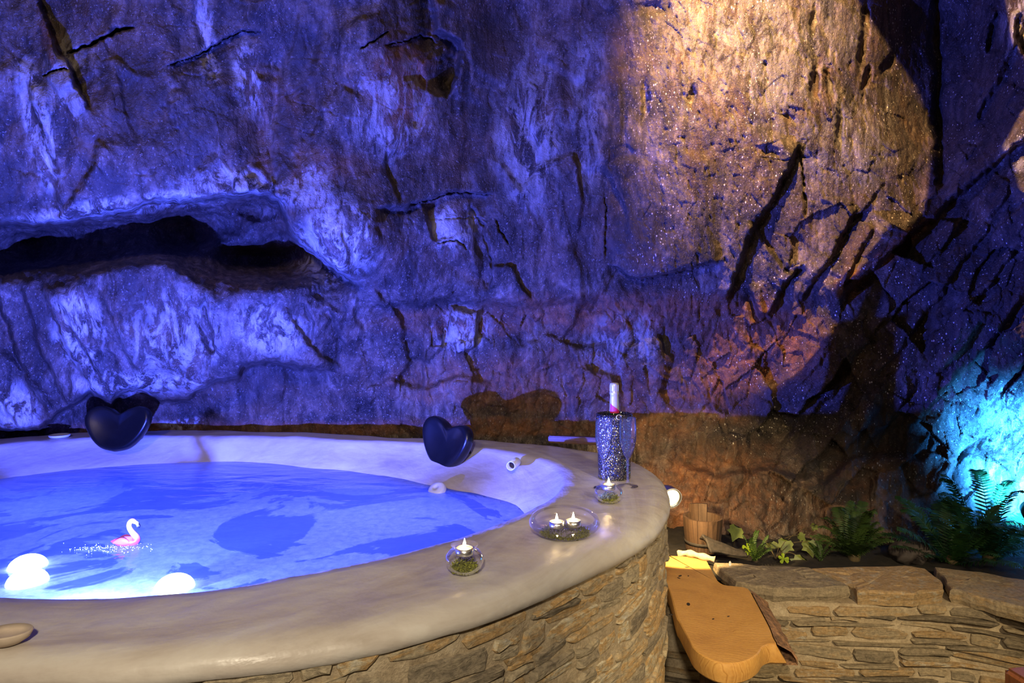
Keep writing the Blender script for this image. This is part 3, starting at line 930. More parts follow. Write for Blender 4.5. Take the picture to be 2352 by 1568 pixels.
# soft dent around the filler pipe
fill = G(1178, 1068, 0.862)
for i in range(len(rings)):
    for k in range(NA):
        x = TC.x + rr[i, k] * math.cos(QA[k]); y = TC.y + rr[i, k] * math.sin(QA[k])
        vv.append((x - TC.x, y - TC.y, zz[i, k]))
for i in range(len(rings) - 1):
    for k in range(NA):
        k2 = (k + 1) % NA
        ff.append((i * NA + k, i * NA + k2, (i + 1) * NA + k2, (i + 1) * NA + k))
ff.append(tuple((len(rings) - 1) * NA + k for k in range(NA)))
basin = link('basin', mesh('basin', vv, ff), M['plaster'], tub)
basin.location = (0, 0, 0)
PL = M['plaster']
# the plaster pattern is centred on the tub: object coordinates are already relative to it
for nd in PL.node_tree.nodes:
    if nd.type == 'MATH' and nd.operation == 'ADD' and abs(nd.inputs[1].default_value - 0.9) < 1e-6:
        nd.inputs[1].default_value = 0.0
    if nd.type == 'MATH' and nd.operation == 'SUBTRACT' and abs(nd.inputs[1].default_value - 2.15) < 1e-6:
        nd.inputs[1].default_value = 0.0

# masonry side wall: mortar shell
vv, ff = [], []
zl = [0.85, 0.80, 0.72, 0.6, 0.45, 0.3, 0.15, 0.0]
for z in zl:
    for k in range(NA):
        n = 0.006 * math.sin(k * 0.9 + z * 40) * math.sin(k * 0.37 + z * 23)
        r = OUT[k] - 0.0125 + n * 0.5
        vv.append((r * math.cos(QA[k]), r * math.sin(QA[k]), z))
for i in range(len(zl) - 1):
    for k in range(NA):
        k2 = (k + 1) % NA
        ff.append((i * NA + k, i * NA + k2, (i + 1) * NA + k2, (i + 1) * NA + k))
side = link('stone_side', mesh('tub_side', vv, ff), M['mortar'], tub)


def stone_mesh(name, outline, place, back=0.025, proud=0.01, bevel=0.005):
    """outline: (u, v) points; place(u, v, h) gives the world point h metres proud of the wall"""
    n = len(outline)
    cu = sum(p[0] for p in outline) / n; cv = sum(p[1] for p in outline) / n
    tu, tv = random.uniform(-0.09, 0.09), random.uniform(-0.15, 0.15)
    v, f = [], []
    for (h, ins) in ((-back, 0.0), (proud * 0.35, 0.0), (proud * 0.85, bevel * 0.5), (proud, bevel * 1.6)):
        for (u_, v_) in outline:
            L_ = math.hypot(u_ - cu, v_ - cv) + 1e-6
            s_ = max(0.3, 1 - ins / L_)
            uu = cu + (u_ - cu) * s_; vv_ = cv + (v_ - cv) * s_
            jit = random.uniform(-0.12, 0.12) * proud if h > 0 else 0
            v.append(place(uu, vv_, h + (tu * (uu - cu) + tv * (vv_ - cv) + jit if h > 0 else 0)))
    v.append(place(cu, cv, proud * random.uniform(0.9, 1.15)))
    for r_ in range(3):
        for k in range(n):
            k2 = (k + 1) % n
            f.append((r_ * n + k, r_ * n + k2, (r_ + 1) * n + k2, (r_ + 1) * n + k))
    c = len(v) - 1
    for k in range(n):
        f.append((3 * n + k, 3 * n + (k + 1) % n, c))
    org = place(cu, cv, 0)
    me_ = mesh(name, [Vector(p) - org for p in v], f, smooth=False)
    return me_, org


def stone_outline(u0, u1, v0, v1, jit):
    w, h_ = u1 - u0, v1 - v0
    pts = []
    nu = 3 if w > 1.6 * h_ else 2
    for i in range(nu + 1):
        pts.append((u0 + w * i / nu, v0))
    pts.append((u1, (v0 + v1) / 2))
    for i in range(nu + 1):
        pts.append((u1 - w * i / nu, v1))
    pts.append((u0, (v0 + v1) / 2))
    out = []
    for (a, b) in pts:
        # clip corners towards the middle for a knapped outline
        corner = (abs(a - u0) < 1e-9 or abs(a - u1) < 1e-9) and (abs(b - v0) < 1e-9 or abs(b - v1) < 1e-9)
        k = random.uniform(0.03, 0.16) if corner else random.uniform(-0.03, 0.05)
        a2 = a + (((u0 + u1) / 2) - a) * k + random.uniform(-1, 1) * jit * 0.6
        b2 = b + (((v0 + v1) / 2) - b) * k * 1.6 + random.uniform(-1, 1) * jit
        out.append((a2, b2))
    return out


# arc length along the tub side
def tub_place(u_, v_, h_):
    # u: angle index (float, degrees from -180), v: height
    k = u_ % 360
    i0 = int(k) % 360
    fr = k - int(k)
    r = OUT[i0] * (1 - fr) + OUT[(i0 + 1) % 360] * fr - 0.014 + h_
    a = math.radians(u_ - 180)
    return Vector((r * math.cos(a), r * math.sin(a), v_))


def deg(px_x, px_y):
    return math.degrees(math.atan2(px_y - TC.y, px_x - TC.x)) + 180


u_lo, u_hi = 62.0, 205.0      # degrees around the tub that can come into view
z = 0.846
course = 0
count = 0
while z > 0.40 and count < 290:
    hgt = random.choice([0.026, 0.034, 0.042, 0.052, 0.062])
    if course == 0:
        hgt = 0.034
    u_ = u_lo + random.uniform(0, 5)
    while u_ < u_hi and count < 296:
        rloc = OUT[int(u_) % 360]
        wdeg = math.degrees(random.uniform(0.06, 0.19) * (1.3 if hgt < 0.03 else 1.0) / rloc)
        # skip what lies below the picture (front of the tub is only seen just under the rim)
        q = tub_place(u_ + wdeg / 2, z - hgt / 2, 0)
        wy_ = q.y + TC.y
        ypx = HY + (CAMZ - q.z) / wy_ * F
        if ypx < 1640:
            gap = 0.0035
            gd = math.degrees(gap / rloc)
            split = random.random() < 0.25 and hgt > 0.033
            bands = [(z - hgt + gap, z - gap)] if not split else [(z - hgt * 0.5 + gap * 0.7, z - gap), (z - hgt + gap, z - hgt * 0.5 - gap * 0.7)]
            for (vb, vt) in bands:
                ol = stone_outline(0, (wdeg - 2 * gd) * rloc * math.pi / 180, vb, vt, 0.0055)
                tl_ = random.uniform(-0.09, 0.09)
                ol = [(a_, b_ + tl_ * (a_ - wdeg * rloc * math.pi / 360)) for a_, b_ in ol]
                ol = [(u_ + gd + math.degrees(a_ / rloc), b_ + 0.012 * math.sin(u_ * 0.12 + course)) for a_, b_ in ol]

                def pl(uu, vv_, h_, r0=rloc):
                    return tub_place(uu, vv_, h_)
                # work in metres for the bevel: convert degrees back and forth
                ol_m = [(math.radians(a_) * rloc, b_) for a_, b_ in ol]
                me_, org = stone_mesh('stone', ol_m, lambda a_, b_, h_, r0=rloc: tub_place(math.degrees(a_ / r0), b_, h_), 0.02, random.uniform(0.004, 0.014), 0.007)
                so = link('stone', me_, M['stone'], side)
                so.location = org
                count += 1
        u_ += wdeg
    z -= hgt
    course += 1

# fittings on the basin
pd = Vector((-0.22, -0.96, 0.05)).normalized()
ptip = W(1173, 1070, 2.50)
pm = lathe('filler_pipe', [(0.0165, -0.10), (0.0165, 0.0), (0.0140, 0.0), (0.0140, -0.06)], 28)
po = link('filler_pipe', pm, M['white'], tub)
po.location = ptip - tub.location
po.rotation_euler = pd.to_track_quat('Z', 'Y').to_euler()
pi = link('pipe_bore', lathe('pipe_bore', [(0.0139, -0.035), (0.0, -0.035)], 24), M['darkhole'], po)
fit = link('jet_fitting', lathe('jet_fitting', [(0.034, -0.01), (0.034, 0.003), (0.030, 0.008), (0.020, 0.011), (0.009, 0.0125), (0.0085, 0.010), (0.0, 0.010)], 32), M['white'], tub)
fp = W(1003, 1124, 2.50)
fit.location = fp - tub.location
fit.rotation_euler = Vector((-0.35, -0.5, 0.8)).to_track_quat('Z', 'Y').to_euler()
lf = link('led_fitting', lathe('led_fitting', [(0.030, -0.012), (0.030, 0.0), (0.024, 0.004), (0.022, 0.0)], 28), M['white'], tub)
lf.location = Vector((-0.93, 1.366, 0.83)) - tub.location
lf.rotation_euler = Vector((0, 1, 0)).to_track_quat('Z', 'Y').to_euler()
link('led_lens', lathe('led_lens', [(0.022, 0.0), (0.012, 0.002), (0.0, 0.003)], 24), M['bluelens'], lf)

# water
vv = [(0.0, 0.0, WATER)]
ff = []
RS = np.linspace(0.04, 1.0, 60)
for s in RS:
    for k in range(NA):
        r = (WAT[k] + 0.004) * s
        vv.append((TC.x + r * math.cos(QA[k]), TC.y + r * math.sin(QA[k]), 0))
V = np.array(vv)
V[0] = (TC.x, TC.y, WATER)
ripple = 0.0035 * fbm(V[:, 0] * 3.0, V[:, 1] * 5.0, 4, 55, 0.45)
V[:, 2] = WATER + ripple
for k in range(NA):
    ff.append((0, 1 + k, 1 + (k + 1) % NA))
for i in range(len(RS) - 1):
    for k in range(NA):
        k2 = (k + 1) % NA
        ff.append((1 + i * NA + k, 1 + (i + 1) * NA + k, 1 + (i + 1) * NA + k2, 1 + i * NA + k2))
wo = link('bath_water', mesh('bath_water', V.tolist(), ff), M['water'])
tag(wo, 'rippled milky blue-lit bath water filling the hot tub', 'water')

# ================================================================== FLOOR, BED, RETAINING WALL
fv, fx_ = [], []
fm = mesh('floor', [(-4, -2.5, 0), (4, -2.5, 0), (4, 4.2, 0), (-4, 4.2, 0), (-4, -2.5, -0.1), (4, -2.5, -0.1), (4, 4.2, -0.1), (-4, 4.2, -0.1)],
          [(0, 1, 2, 3), (7, 6, 5, 4), (0, 4, 5, 1), (1, 5, 6, 2), (2, 6, 7, 3), (3, 7, 4, 0)], False)
link('floor', fm, M['floor'], kind='structure', label='dark slate cave floor')

# front line of the retaining wall (x, y)
WL = smooth_path([(0.50, 2.47), (0.70, 2.40), (0.87, 2.365), (1.16, 2.335), (1.483, 2.32), (1.69, 2.24), (2.1, 2.04), (2.6, 1.75)], 8)
WLs = [0]
for a, b in zip(WL[:-1], WL[1:]):
    WLs.append(WLs[-1] + float(np.linalg.norm(b - a)))


def wall_place(s, z, h_):
    i = min(max(np.searchsorted(WLs, s) - 1, 0), len(WL) - 2)
    t_ = (s - WLs[i]) / (WLs[i + 1] - WLs[i])
    p = WL[i] * (1 - t_) + WL[i + 1] * t_
    d_ = WL[i + 1] - WL[i]
    d_ = d_ / np.linalg.norm(d_)
    return Vector((p[0] + d_[1] * h_, p[1] - d_[0] * h_, z))


rw = thing('retaining_wall', 'low dry-look rubble stone wall holding up the fern bed', 'wall', (1.2, 2.35, 0))
vv, ff = [], []
for s in np.linspace(0, WLs[-1], 60):
    for (hh, zz_) in ((-0.002, 0.0), (-0.002, 0.458), (-0.22, 0.458), (-0.22, 0.0)):
        q_ = wall_place(s, zz_, hh)
        if zz_ > 0.1 and q_.x < 0.83:
            q_.z = 0.43
        vv.append(q_ - rw.location)
for i in range(59):
    for k in range(4):
        k2 = (k + 1) % 4
        ff.append((i * 4 + k, i * 4 + k2, (i + 1) * 4 + k2, (i + 1) * 4 + k))
ff += [(0, 1, 2, 3), (59 * 4 + 3, 59 * 4 + 2, 59 * 4 + 1, 59 * 4)]
core = link('mortar_core', mesh('mortar_core', vv, ff, False), M['mortar'], rw)
zc = 0.455
course = 0
cnt = 0
while zc > 0.04 and cnt < 285:
    hgt = random.choice([0.02, 0.024, 0.03, 0.036, 0.046])
    s = random.uniform(-0.02, 0.04)
    while s < 1.75:
        wd_ = random.uniform(0.08, 0.30) * (1.25 if hgt < 0.03 else 1.0)
        if s > 0:
            gap = 0.004
            split = random.random() < 0.3 and hgt > 0.04
            bands = [(zc - hgt + gap, zc - gap)] if not split else [(zc - hgt * 0.5 + gap * 0.6, zc - gap), (zc - hgt + gap, zc - hgt * 0.5 - gap * 0.6)]
            for (vb, vt) in bands:
                if vt > 0.428 and wall_place(s, 0, 0).x < 0.80:
                    continue
                ol = stone_outline(s + gap, s + wd_ - gap, vb, vt, 0.004)
                tl_ = random.uniform(-0.07, 0.05) - 0.06 * max(0, s - 1.0)
                ol = [(a_, b_ + tl_ * (a_ - s - wd_ / 2) + 0.008 * math.sin(s * 9 + course)) for a_, b_ in ol]
                me_, org = stone_mesh('stone', ol, wall_place, 0.02, random.uniform(0.003, 0.017), 0.005)
                so = link('stone', me_, M['greystone'], rw)
                so.location = org - rw.location
                cnt += 1
        s += wd_
    zc -= hgt
    course += 1


def prism(name, pts, thick, mat, parent=None, bev=0.006, jit=0.003, smooth=False, sub=3):
    """slab with a wavy outline: pts are world points of the top outline"""
    P = []
    n0 = len(pts)
    for i in range(n0):
        a = Vector(pts[i]); b = Vector(pts[(i + 1) % n0])
        for j in range(sub):
            q = a.lerp(b, j / sub)
            q += Vector((random.uniform(-1, 1), random.uniform(-1, 1), 0)) * (jit if j else 0)
            P.append(q)
    n = len(P)
    c = sum(P, Vector()) / n
    v, f = [], []
    for dz, ins in ((0.0, bev * 2.0), (-bev * 0.4, bev * 0.6), (-bev * 1.4, 0), (-thick * 0.6, random.uniform(-1, 1) * jit), (-thick, bev)):
        for p in P:
            dirn = (c - p); dirn.z = 0
            dirn.normalize()
            q = p + dirn * ins + Vector((0, 0, dz + random.uniform(-1, 1) * jit * 0.35))
            v.append(q - c)
    # inner ring and centre for a slightly uneven top
    for p in P:
        v.append(p.lerp(c, 0.5) - c + Vector((0, 0, random.uniform(-1, 1) * jit * 0.8)))
    for r_ in range(4):
        for k in range(n):
            k2 = (k + 1) % n
            f.append((r_ * n + k, r_ * n + k2, (r_ + 1) * n + k2, (r_ + 1) * n + k))
    for k in range(n):
        k2 = (k + 1) % n
        f.append((k, k2, 5 * n + k2, 5 * n + k))
    f.append(tuple(5 * n + k for k in range(n)))
    f.append(tuple(4 * n + k for k in range(n)))
    o = link(name, mesh(name, v, f, smooth), mat, parent)
    o.location = c - (parent.location if parent else Vector())
    return o


CAPZ = 0.505
caps = [
    [(1640, 1290), (1700, 1293), (1745, 1297), (1850, 1300), (1872, 1308), (1910, 1325), (1950, 1345), (1880, 1350), (1800, 1350), (1735, 1345), (1690, 1335), (1662, 1312)],
    [(1862, 1304), (1960, 1300), (2080, 1298), (2125, 1304), (2162, 1332), (2168, 1352), (2100, 1362), (2040, 1360), (1968, 1356), (1958, 1344), (1915, 1324)],
    [(2146, 1301), (2250, 1312), (2352, 1330), (2430, 1350), (2440, 1420), (2352, 1396), (2260, 1372), (2182, 1352), (2172, 1330)],
    [(2440, 1352), (2560, 1375), (2700, 1410), (2740, 1520), (2600, 1480), (2450, 1425)],
]
for cp in caps:
    so = prism('cap_stone', [G(x, y, CAPZ) for x, y in cp], 0.048, M['greystone'], rw, 0.005, 0.005)

# soil bed behind the wall
sx = np.linspace(0.5, 3.0, 90); sy = np.linspace(2.22, 3.62, 50)
SX, SY = np.meshgrid(sx, sy)
SZ = BED + 0.03 * fbm(SX * 4, SY * 4, 4, 3) + 0.012 * fbm(SX * 22, SY * 22, 3, 13)
front = np.interp(SX, [p[0] for p in WL], [p[1] for p in WL]) + 0.10
vv = np.stack([SX, SY, SZ], -1).reshape(-1, 3).tolist()
ff = [(j * 90 + i, j * 90 + i + 1, (j + 1) * 90 + i + 1, (j + 1) * 90 + i) for j in range(49) for i in range(89) if SY[j, i] > front[j, i]]
link('floor_soil_bed', mesh('soil_bed', vv, ff), M['soil'], kind='structure', label='dark damp soil of the planting bed')
# boulder in the bed
def boulder(name, loc, sc, mat, seed, label, cat):
    bm = bmesh.new()
    bmesh.ops.create_icosphere(bm, subdivisions=4, radius=1)
    vs_ = np.array([v.co for v in bm.verts])
    n = fbm(vs_[:, 0] * 1.6 + seed, vs_[:, 1] * 1.6 + vs_[:, 2], 4, seed) * 0.35
    for v, k in zip(bm.verts, n):
        v.co = Vector((v.co.x * sc[0], v.co.y * sc[1], v.co.z * sc[2])) * (1 + k)
    me_ = bpy.data.meshes.new(name)
    bm.to_mesh(me_); bm.free()
    me_.polygons.foreach_set('use_smooth', [True] * len(me_.polygons))
    o = link(name, me_, mat)
    o.location = loc
    return tag(o, label, cat)


M['darkstone'] = simple('dark_wet_stone', (0.07, 0.055, 0.05), 0.8, nscale=18, var=0.5, bump=0.6)
boulder('boulder', G(2090, 1268, 0.50), (0.085, 0.07, 0.045), M['darkstone'], 4, 'dark rounded stone lying between the two ferns', 'stone')

# ================================================================== THINGS ON AND IN THE TUB
# headrests
heart = smooth_path([(0, -0.098), (0.062, -0.083), (0.116, -0.032), (0.146, 0.034), (0.134, 0.080), (0.092, 0.098), (0.045, 0.088), (0, 0.066),
                     (-0.045, 0.088), (-0.092, 0.098), (-0.134, 0.080), (-0.146, 0.034), (-0.116, -0.032), (-0.062, -0.083), (0, -0.098)], 5)[:-1]


def headrest(loc, rot, label, sc=1.0):
    t = thing('headrest', label, 'headrest', loc, rot, 'heart-shaped headrests on the tub rim')
    n = len(heart)
    v, f = [], []
    prof = [(0.0, 0.012), (0.25, 0.013), (0.5, 0.017), (0.72, 0.025), (0.86, 0.030), (0.95, 0.027), (1.0, 0.014), (1.0, -0.004), (0.95, -0.018), (0.8, -0.026), (0.5, -0.030), (0.25, -0.031), (0.0, -0.031)]
    for (s, y) in prof[1:-1]:
        for p in heart:
            bow = 0.75 * (p[0] * s) ** 2          # wings bend forward round the neck
            v.append((p[0] * s * sc, -(y + bow) * sc, p[1] * s * sc))
    m = len(prof) - 2
    for i in range(m - 1):
        for k in range(n):
            k2 = (k + 1) % n
            f.append((i * n + k, i * n + k2, (i + 1) * n + k2, (i + 1) * n + k))
    v.append((0, -0.012 * sc, 0)); v.append((0, 0.031 * sc, 0))
    for k in range(n):
        k2 = (k + 1) % n
        f.append((k2, k, len(v) - 2))
        f.append(((m - 1) * n + k, (m - 1) * n + k2, len(v) - 1))
    c = link('cushion', mesh('headrest_cushion', v, f), M['rubber'], t)
    subsurf(c, 1)
    # two suction pegs behind
    for sx_ in (-1, 1):
        pg = link('suction_peg', lathe('suction_peg', [(0.010, 0), (0.010, 0.028), (0.020, 0.040), (0.022, 0.044)], 16, True, True), M['rubber'], t)
        pg.location = (sx_ * 0.05 * sc, 0.024 * sc, -0.02)
        pg.rotation_euler = (math.radians(-90), 0, 0)
    return t


headrest(W(275, 985, 2.97), (math.radians(-16), 0, math.radians(-4)), 'black heart-shaped headrest facing straight forward below the overhanging rock')
headrest(W(1030, 1021, 2.78), (math.radians(-12), math.radians(6), math.radians(-46)), 'black heart-shaped headrest turned sideways beside the filler pipe')

# pink flamingo toy
fb = G(290, 1250, WATER)
fm_ = thing('flamingo_toy', 'small pink and white rubber flamingo floating on the water', 'toy', fb, (0, 0, math.radians(6)))
path = smooth_path([(-0.041, 0, 0.010), (-0.028, 0, 0.010), (-0.008, 0, 0.008), (0.014, 0, 0.008), (0.026, 0, 0.012), (0.026, 0, 0.021), (0.017, 0, 0.033), (0.0085, 0, 0.047), (0.0085, 0, 0.060), (0.0165, 0, 0.0665), (0.0245, 0, 0.062)], 5)
rad = smooth_path([(0.0015,), (0.008,), (0.0155,), (0.0155,), (0.011,), (0.0092,), (0.0078,), (0.0068,), (0.0066,), (0.0072,), (0.0055,)], 5)
body = link('body', tube('flamingo_body', path, [float(r[0]) for r in rad], 16), None, fm_)


def flamingo_mat():
    t = NT('flamingo_rubber')
    s = t.n('ShaderNodeSeparateXYZ', ins={0: t.obj()})
    nz = t.math('MULTIPLY', t.noise(t.obj(), 60), 0.004)
    f = t.math('ADD', s.outputs[2], nz)
    r = t.n('ShaderNodeMapRange', ins={'Value': f, 'From Min': 0.016, 'From Max': 0.034}).outputs[0]
    t.set(color=t.mix(r, (0.72, 0.05, 0.16, 1), (0.62, 0.36, 0.38, 1)), rough=0.35)
    return t.m


body.data.materials.append(flamingo_mat())
for sy in (-1, 1):
    bm = bmesh.new()
    bmesh.ops.create_uvsphere(bm, u_segments=16, v_segments=10, radius=1)
    for v in bm.verts:
        x = v.co.x
        v.co = Vector((x * 0.023, v.co.y * 0.004, v.co.z * 0.010 * (1 - 0.45 * max(0, -x)) + 0.004 * (1 - x * x)))
    me_ = bpy.data.meshes.new('wing'); bm.to_mesh(me_); bm.free()
    me_.polygons.foreach_set('use_smooth', [True] * len(me_.polygons))
    wg = link('wing', me_, M['wing'], fm_)
    wg.location = (-0.008, sy * 0.0145, 0.010)
bk = link('beak', tube('beak', [(0.0235, 0, 0.0625), (0.0285, 0, 0.060), (0.0315, 0, 0.054), (0.0315, 0, 0.049)], [0.0052, 0.0047, 0.0038, 0.0026], 12), M['toywhite'], fm_)
link('beak_tip', tube('beak_tip', [(0.0330, 0, 0.0590), (0.0345, 0, 0.0530), (0.0330, 0, 0.0475), (0.0316, 0, 0.0455)], [0.0016, 0.0036, 0.0038, 0.0016], 10), M['black'], bk)
for sy in (-1, 1):
    ey = link('eye', lathe('eye', [(0.0, -0.001), (0.0011, -0.0006), (0.0011, 0.0006), (0.0, 0.001)], 10), M['black'], fm_)
    ey.location = (0.0185, sy * 0.0062, 0.0665)
    ey.rotation_euler = (math.radians(90), 0, 0)
# sparkling foam bubbles around the toy
bm = bmesh.new()
random.seed(21)
for k in range(190):
    a = random.gauss(-0.035, 0.06); b = random.gauss(-0.03, 0.018)
    p = Vector((fb.x + a, fb.y + b, WATER + 0.001))
    bmesh.ops.create_icosphere(bm, subdivisions=1, radius=random.uniform(0.0006, 0.0016), matrix=Matrix.Translation(p))
me_ = bpy.data.meshes.new('foam_bubbles'); bm.to_mesh(me_); bm.free()
fo = link('foam_bubbles', me_, M['white'], kind='stuff')
tag(fo, 'patch of sparkling foam bubbles around the flamingo toy', 'foam')

# floating lit globes
def globe(loc, label, r=0.043):
    t = thing('floating_globe_lamp', label, 'lamp', loc, (0, 0, 0), 'lit globes floating on the water')
    prof = [(r * 1.04 * math.cos(a), r * 0.78 * math.sin(a)) for a in np.linspace(-1.2, 1.45, 14)] + [(0.0, r * 0.785)]
    link('shell', lathe('globe_shell', prof, 32), M['globe'], t)
    b = link('base_plate', lathe('globe_base', [(0.0, -r * 0.76), (r * 0.36, -r * 0.745), (r * 0.40, -r * 0.70)], 24), M['white'], t)
    return t


globe(G(64, 1300, WATER) + Vector((0, 0, -0.004)), 'glowing white globe floating behind another at the left edge')
globe(G(63, 1337, WATER) + Vector((0, 0, -0.001)), 'glowing white globe floating in front of another at the left edge')
globe(G(401, 1349, WATER) + Vector((0, 0, -0.002)), 'glowing white globe floating alone by the front rim')


# tealight candles
def tealight(loc, label, r=0.0185, h=0.015):
    t = thing('tealight_candle', label, 'candle', loc, (0, 0, 0), 'burning tealights')
    link('tin_cup', lathe('tin_cup', [(0.0, 0), (r * 0.97, 0), (r, 0.001), (r, h), (r * 0.96, h), (r * 0.95, h * 0.8)], 28), M['alu'], t)
    link('wax', lathe('wax', [(r * 0.95, h * 0.55), (r * 0.95, h * 0.80), (r * 0.5, h * 0.76), (0.0, h * 0.74)], 24), M['wax'], t)
    link('wick', tube('wick', [(0, 0, h * 0.74), (0.0004, 0, h * 0.74 + 0.006)], [0.0007, 0.0006], 6), M['wick'], t)
    link('flame', lathe('flame', [(0.0, h * 0.85), (0.0024, h * 0.85 + 0.002), (0.0036, h * 0.85 + 0.006), (0.0030, h * 0.85 + 0.011), (0.0014, h * 0.85 + 0.017), (0.0, h * 0.85 + 0.022)], 14), M['flame'], t)
    return t


def moss(loc, rad_, hgt, label, seed, hole=0.0):
    random.seed(seed)
    v, f = [], []
    for k in range(900):
        a = random.uniform(0, 2 * math.pi)
        rr_ = rad_ * math.sqrt(random.uniform(hole, 1))
        zt = hgt * (0.15 + 0.85 * random.random()) * (1 - 0.5 * (rr_ / rad_) ** 3)
        b = Vector((rr_ * math.cos(a), rr_ * math.sin(a), zt * random.random()))
        dn = Vector((random.uniform(-1, 1), random.uniform(-1, 1), random.uniform(0.1, 1.0))).normalized()
        s_ = dn.cross(Vector((random.random(), random.random(), 0.1))).normalized()
        L_ = random.uniform(0.004, 0.009)
        i = len(v)
        v += [b - s_ * 0.0009, b + s_ * 0.0009, b + dn * L_ * 0.6 + s_ * 0.0012, b + dn * L_ * 0.6 - s_ * 0.0012, b + dn * L_]
        f += [(i, i + 1, i + 2, i + 3), (i + 3, i + 2, i + 4)]
    me_ = bpy.data.meshes.new('moss')
    me_.from_pydata([tuple(p) for p in v], [], f)
    o = link('moss', me_, M['moss'], kind='stuff')
    o.location = loc
    return tag(o, label, 'moss')


def candle_jar(px, py, label, tl_label, ms_label, seed):
    p = G(px, py, RIM)
    p.z = RIM + 0.001
    t = thing('candle_jar', label, 'candle holder', p, (0, 0, 0), 'round glass candle jars')
    prof = [(0.0, 0.0), (0.018, 0.0), (0.026, 0.002), (0.036, 0.011), (0.0412, 0.024), (0.0395, 0.036), (0.031, 0.046), (0.0225, 0.0505), (0.0245, 0.054), (0.0285, 0.0575), (0.0292, 0.0583)]
    link('glass_bowl', lathe('jar_glass', prof, 44), M['glass'], t)
    link('tealight_seat', lathe('jar_seat', [(0.0225, 0.0505), (0.0205, 0.046), (0.0200, 0.038), (0.0185, 0.0365), (0.0, 0.0365)], 36), M['glass'], t)
    tealight(p + Vector((0, 0, 0.0372)), tl_label)
    moss(p + Vector((0, 0, 0.003)), 0.030, 0.028, ms_label, seed)


candle_jar(1067, 1314, 'small round glass candle jar nearest the front of the rim', 'lit tealight in the glass jar nearest the front', 'yellow-green moss inside the nearest glass jar', 3)
candle_jar(1398, 1153, 'small round glass candle jar in front of the champagne glasses', 'lit tealight in the jar in front of the champagne glasses', 'yellow-green moss inside the jar by the champagne glasses', 5)

bp = G(1297, 1228, RIM)
bp.z = RIM + 0.001
cb = thing('candle_bowl', 'wide flattened glass bowl with two burning tealights on the rim', 'candle holder', bp)
prof = [(0.0, 0.0), (0.045, 0.0), (0.058, 0.003), (0.076, 0.012), (0.0875, 0.025), (0.0885, 0.034), (0.082, 0.046), (0.070, 0.054), (0.058, 0.0585), (0.052, 0.0605)]
link('glass_body', lathe('bowl_glass', prof, 56), M['glass'], cb)
link('glass_floor', lathe('bowl_floor', [(0.0, 0.016), (0.060, 0.018), (0.078, 0.016)], 40), M['glass'], cb)
tealight(bp + Vector((-0.020, -0.004, 0.0185)), 'left lit tealight inside the wide glass bowl', 0.0185, 0.016)
tealight(bp + Vector((0.022, 0.006, 0.0185)), 'right lit tealight inside the wide glass bowl', 0.0185, 0.016)
moss(bp + Vector((0, 0, 0.003)), 0.060, 0.016, 'thin ring of moss in the bottom of the wide glass bowl', 9, 0.4)

# champagne cooler, bottle, flutes
cp_ = G(1411, 1097, RIM)
cp_.z = RIM + 0.001
ck = thing('champagne_cooler', 'black cylindrical champagne cooler covered in silver glitter', 'wine cooler', cp_)
link('body', lathe('cooler_body', [(0.0, 0.0), (0.050, 0.0), (0.0535, 0.003), (0.0545, 0.06), (0.0575, 0.19), (0.0585, 0.198), (0.0585, 0.200), (0.052, 0.200), (0.049, 0.06), (0.047, 0.012), (0.0, 0.012)], 56), M['glitter'], ck)
rb = link('rim_band', lathe('cooler_band', [(0.0580, 0.190), (0.0605, 0.192), (0.0610, 0.203), (0.0605, 0.214), (0.0560, 0.215), (0.0540, 0.210), (0.0530, 0.195)], 56), M['glitter'], ck)
tor = lathe('grip_ring', [(0.0080 + 0.0020 * math.cos(a), 0.0020 * math.sin(a)) for a in np.linspace(0, 2 * math.pi, 11)], 24)
gr = link('grip_ring', tor, M['steel'], ck)
gr.location = (0.006, -0.0605, 0.211)
gr.rotation_euler = (math.radians(82), 0, 0)
btp = cp_ + Vector((0.0, 0.0, 0.014))
bt = thing('champagne_bottle', 'champagne bottle with a silver foil neck standing in the cooler', 'bottle', btp)
link('glass_body', lathe('bottle_body', [(0.0, 0.0), (0.038, 0.0), (0.041, 0.004), (0.041, 0.13), (0.036, 0.16), (0.024, 0.19), (0.0165, 0.205), (0.0155, 0.215)], 36), M['bottle'], bt)
fo_ = link('foil_neck', lathe('foil_neck', [(0.0172, 0.196), (0.0160, 0.215), (0.0148, 0.245), (0.0142, 0.265), (0.0150, 0.266)], 36), M['foil'], bt)
link('foil_cap', lathe('foil_cap', [(0.0150, 0.264), (0.0158, 0.267), (0.0156, 0.272), (0.0146, 0.274), (0.0150, 0.280), (0.0152, 0.296), (0.0144, 0.301), (0.0108, 0.3035), (0.0, 0.304)], 36), M['foil'], bt)
for k in range(8):
    a = 2 * math.pi * k / 8
    c, s = math.cos(a), math.sin(a)
    link('cage_wire', tube('cage_wire', [(0.0158 * c, 0.0158 * s, 0.272), (0.0153 * c, 0.0153 * s, 0.280), (0.0156 * c, 0.0156 * s, 0.295), (0.012 * c, 0.012 * s, 0.3035)], [0.0006] * 4, 5), M['steel'], bt)
# slanting magenta band at the foot of the foil
vv, ff = [], []
for k in range(25):
    a = math.radians(180 + 25 + 6.2 * k)
    top = 0.236 - 0.0012 * k
    for z_ in (0.198, max(top, 0.199)):
        r_ = np.interp(z_, [0.196, 0.215, 0.245], [0.0176, 0.0164, 0.0152])
        vv.append((r_ * math.cos(a), r_ * math.sin(a), z_))
for k in range(24):
    ff.append((2 * k, 2 * k + 2, 2 * k + 3, 2 * k + 1))
link('magenta_band', mesh('magenta_band', vv, ff), M['magenta'], bt)


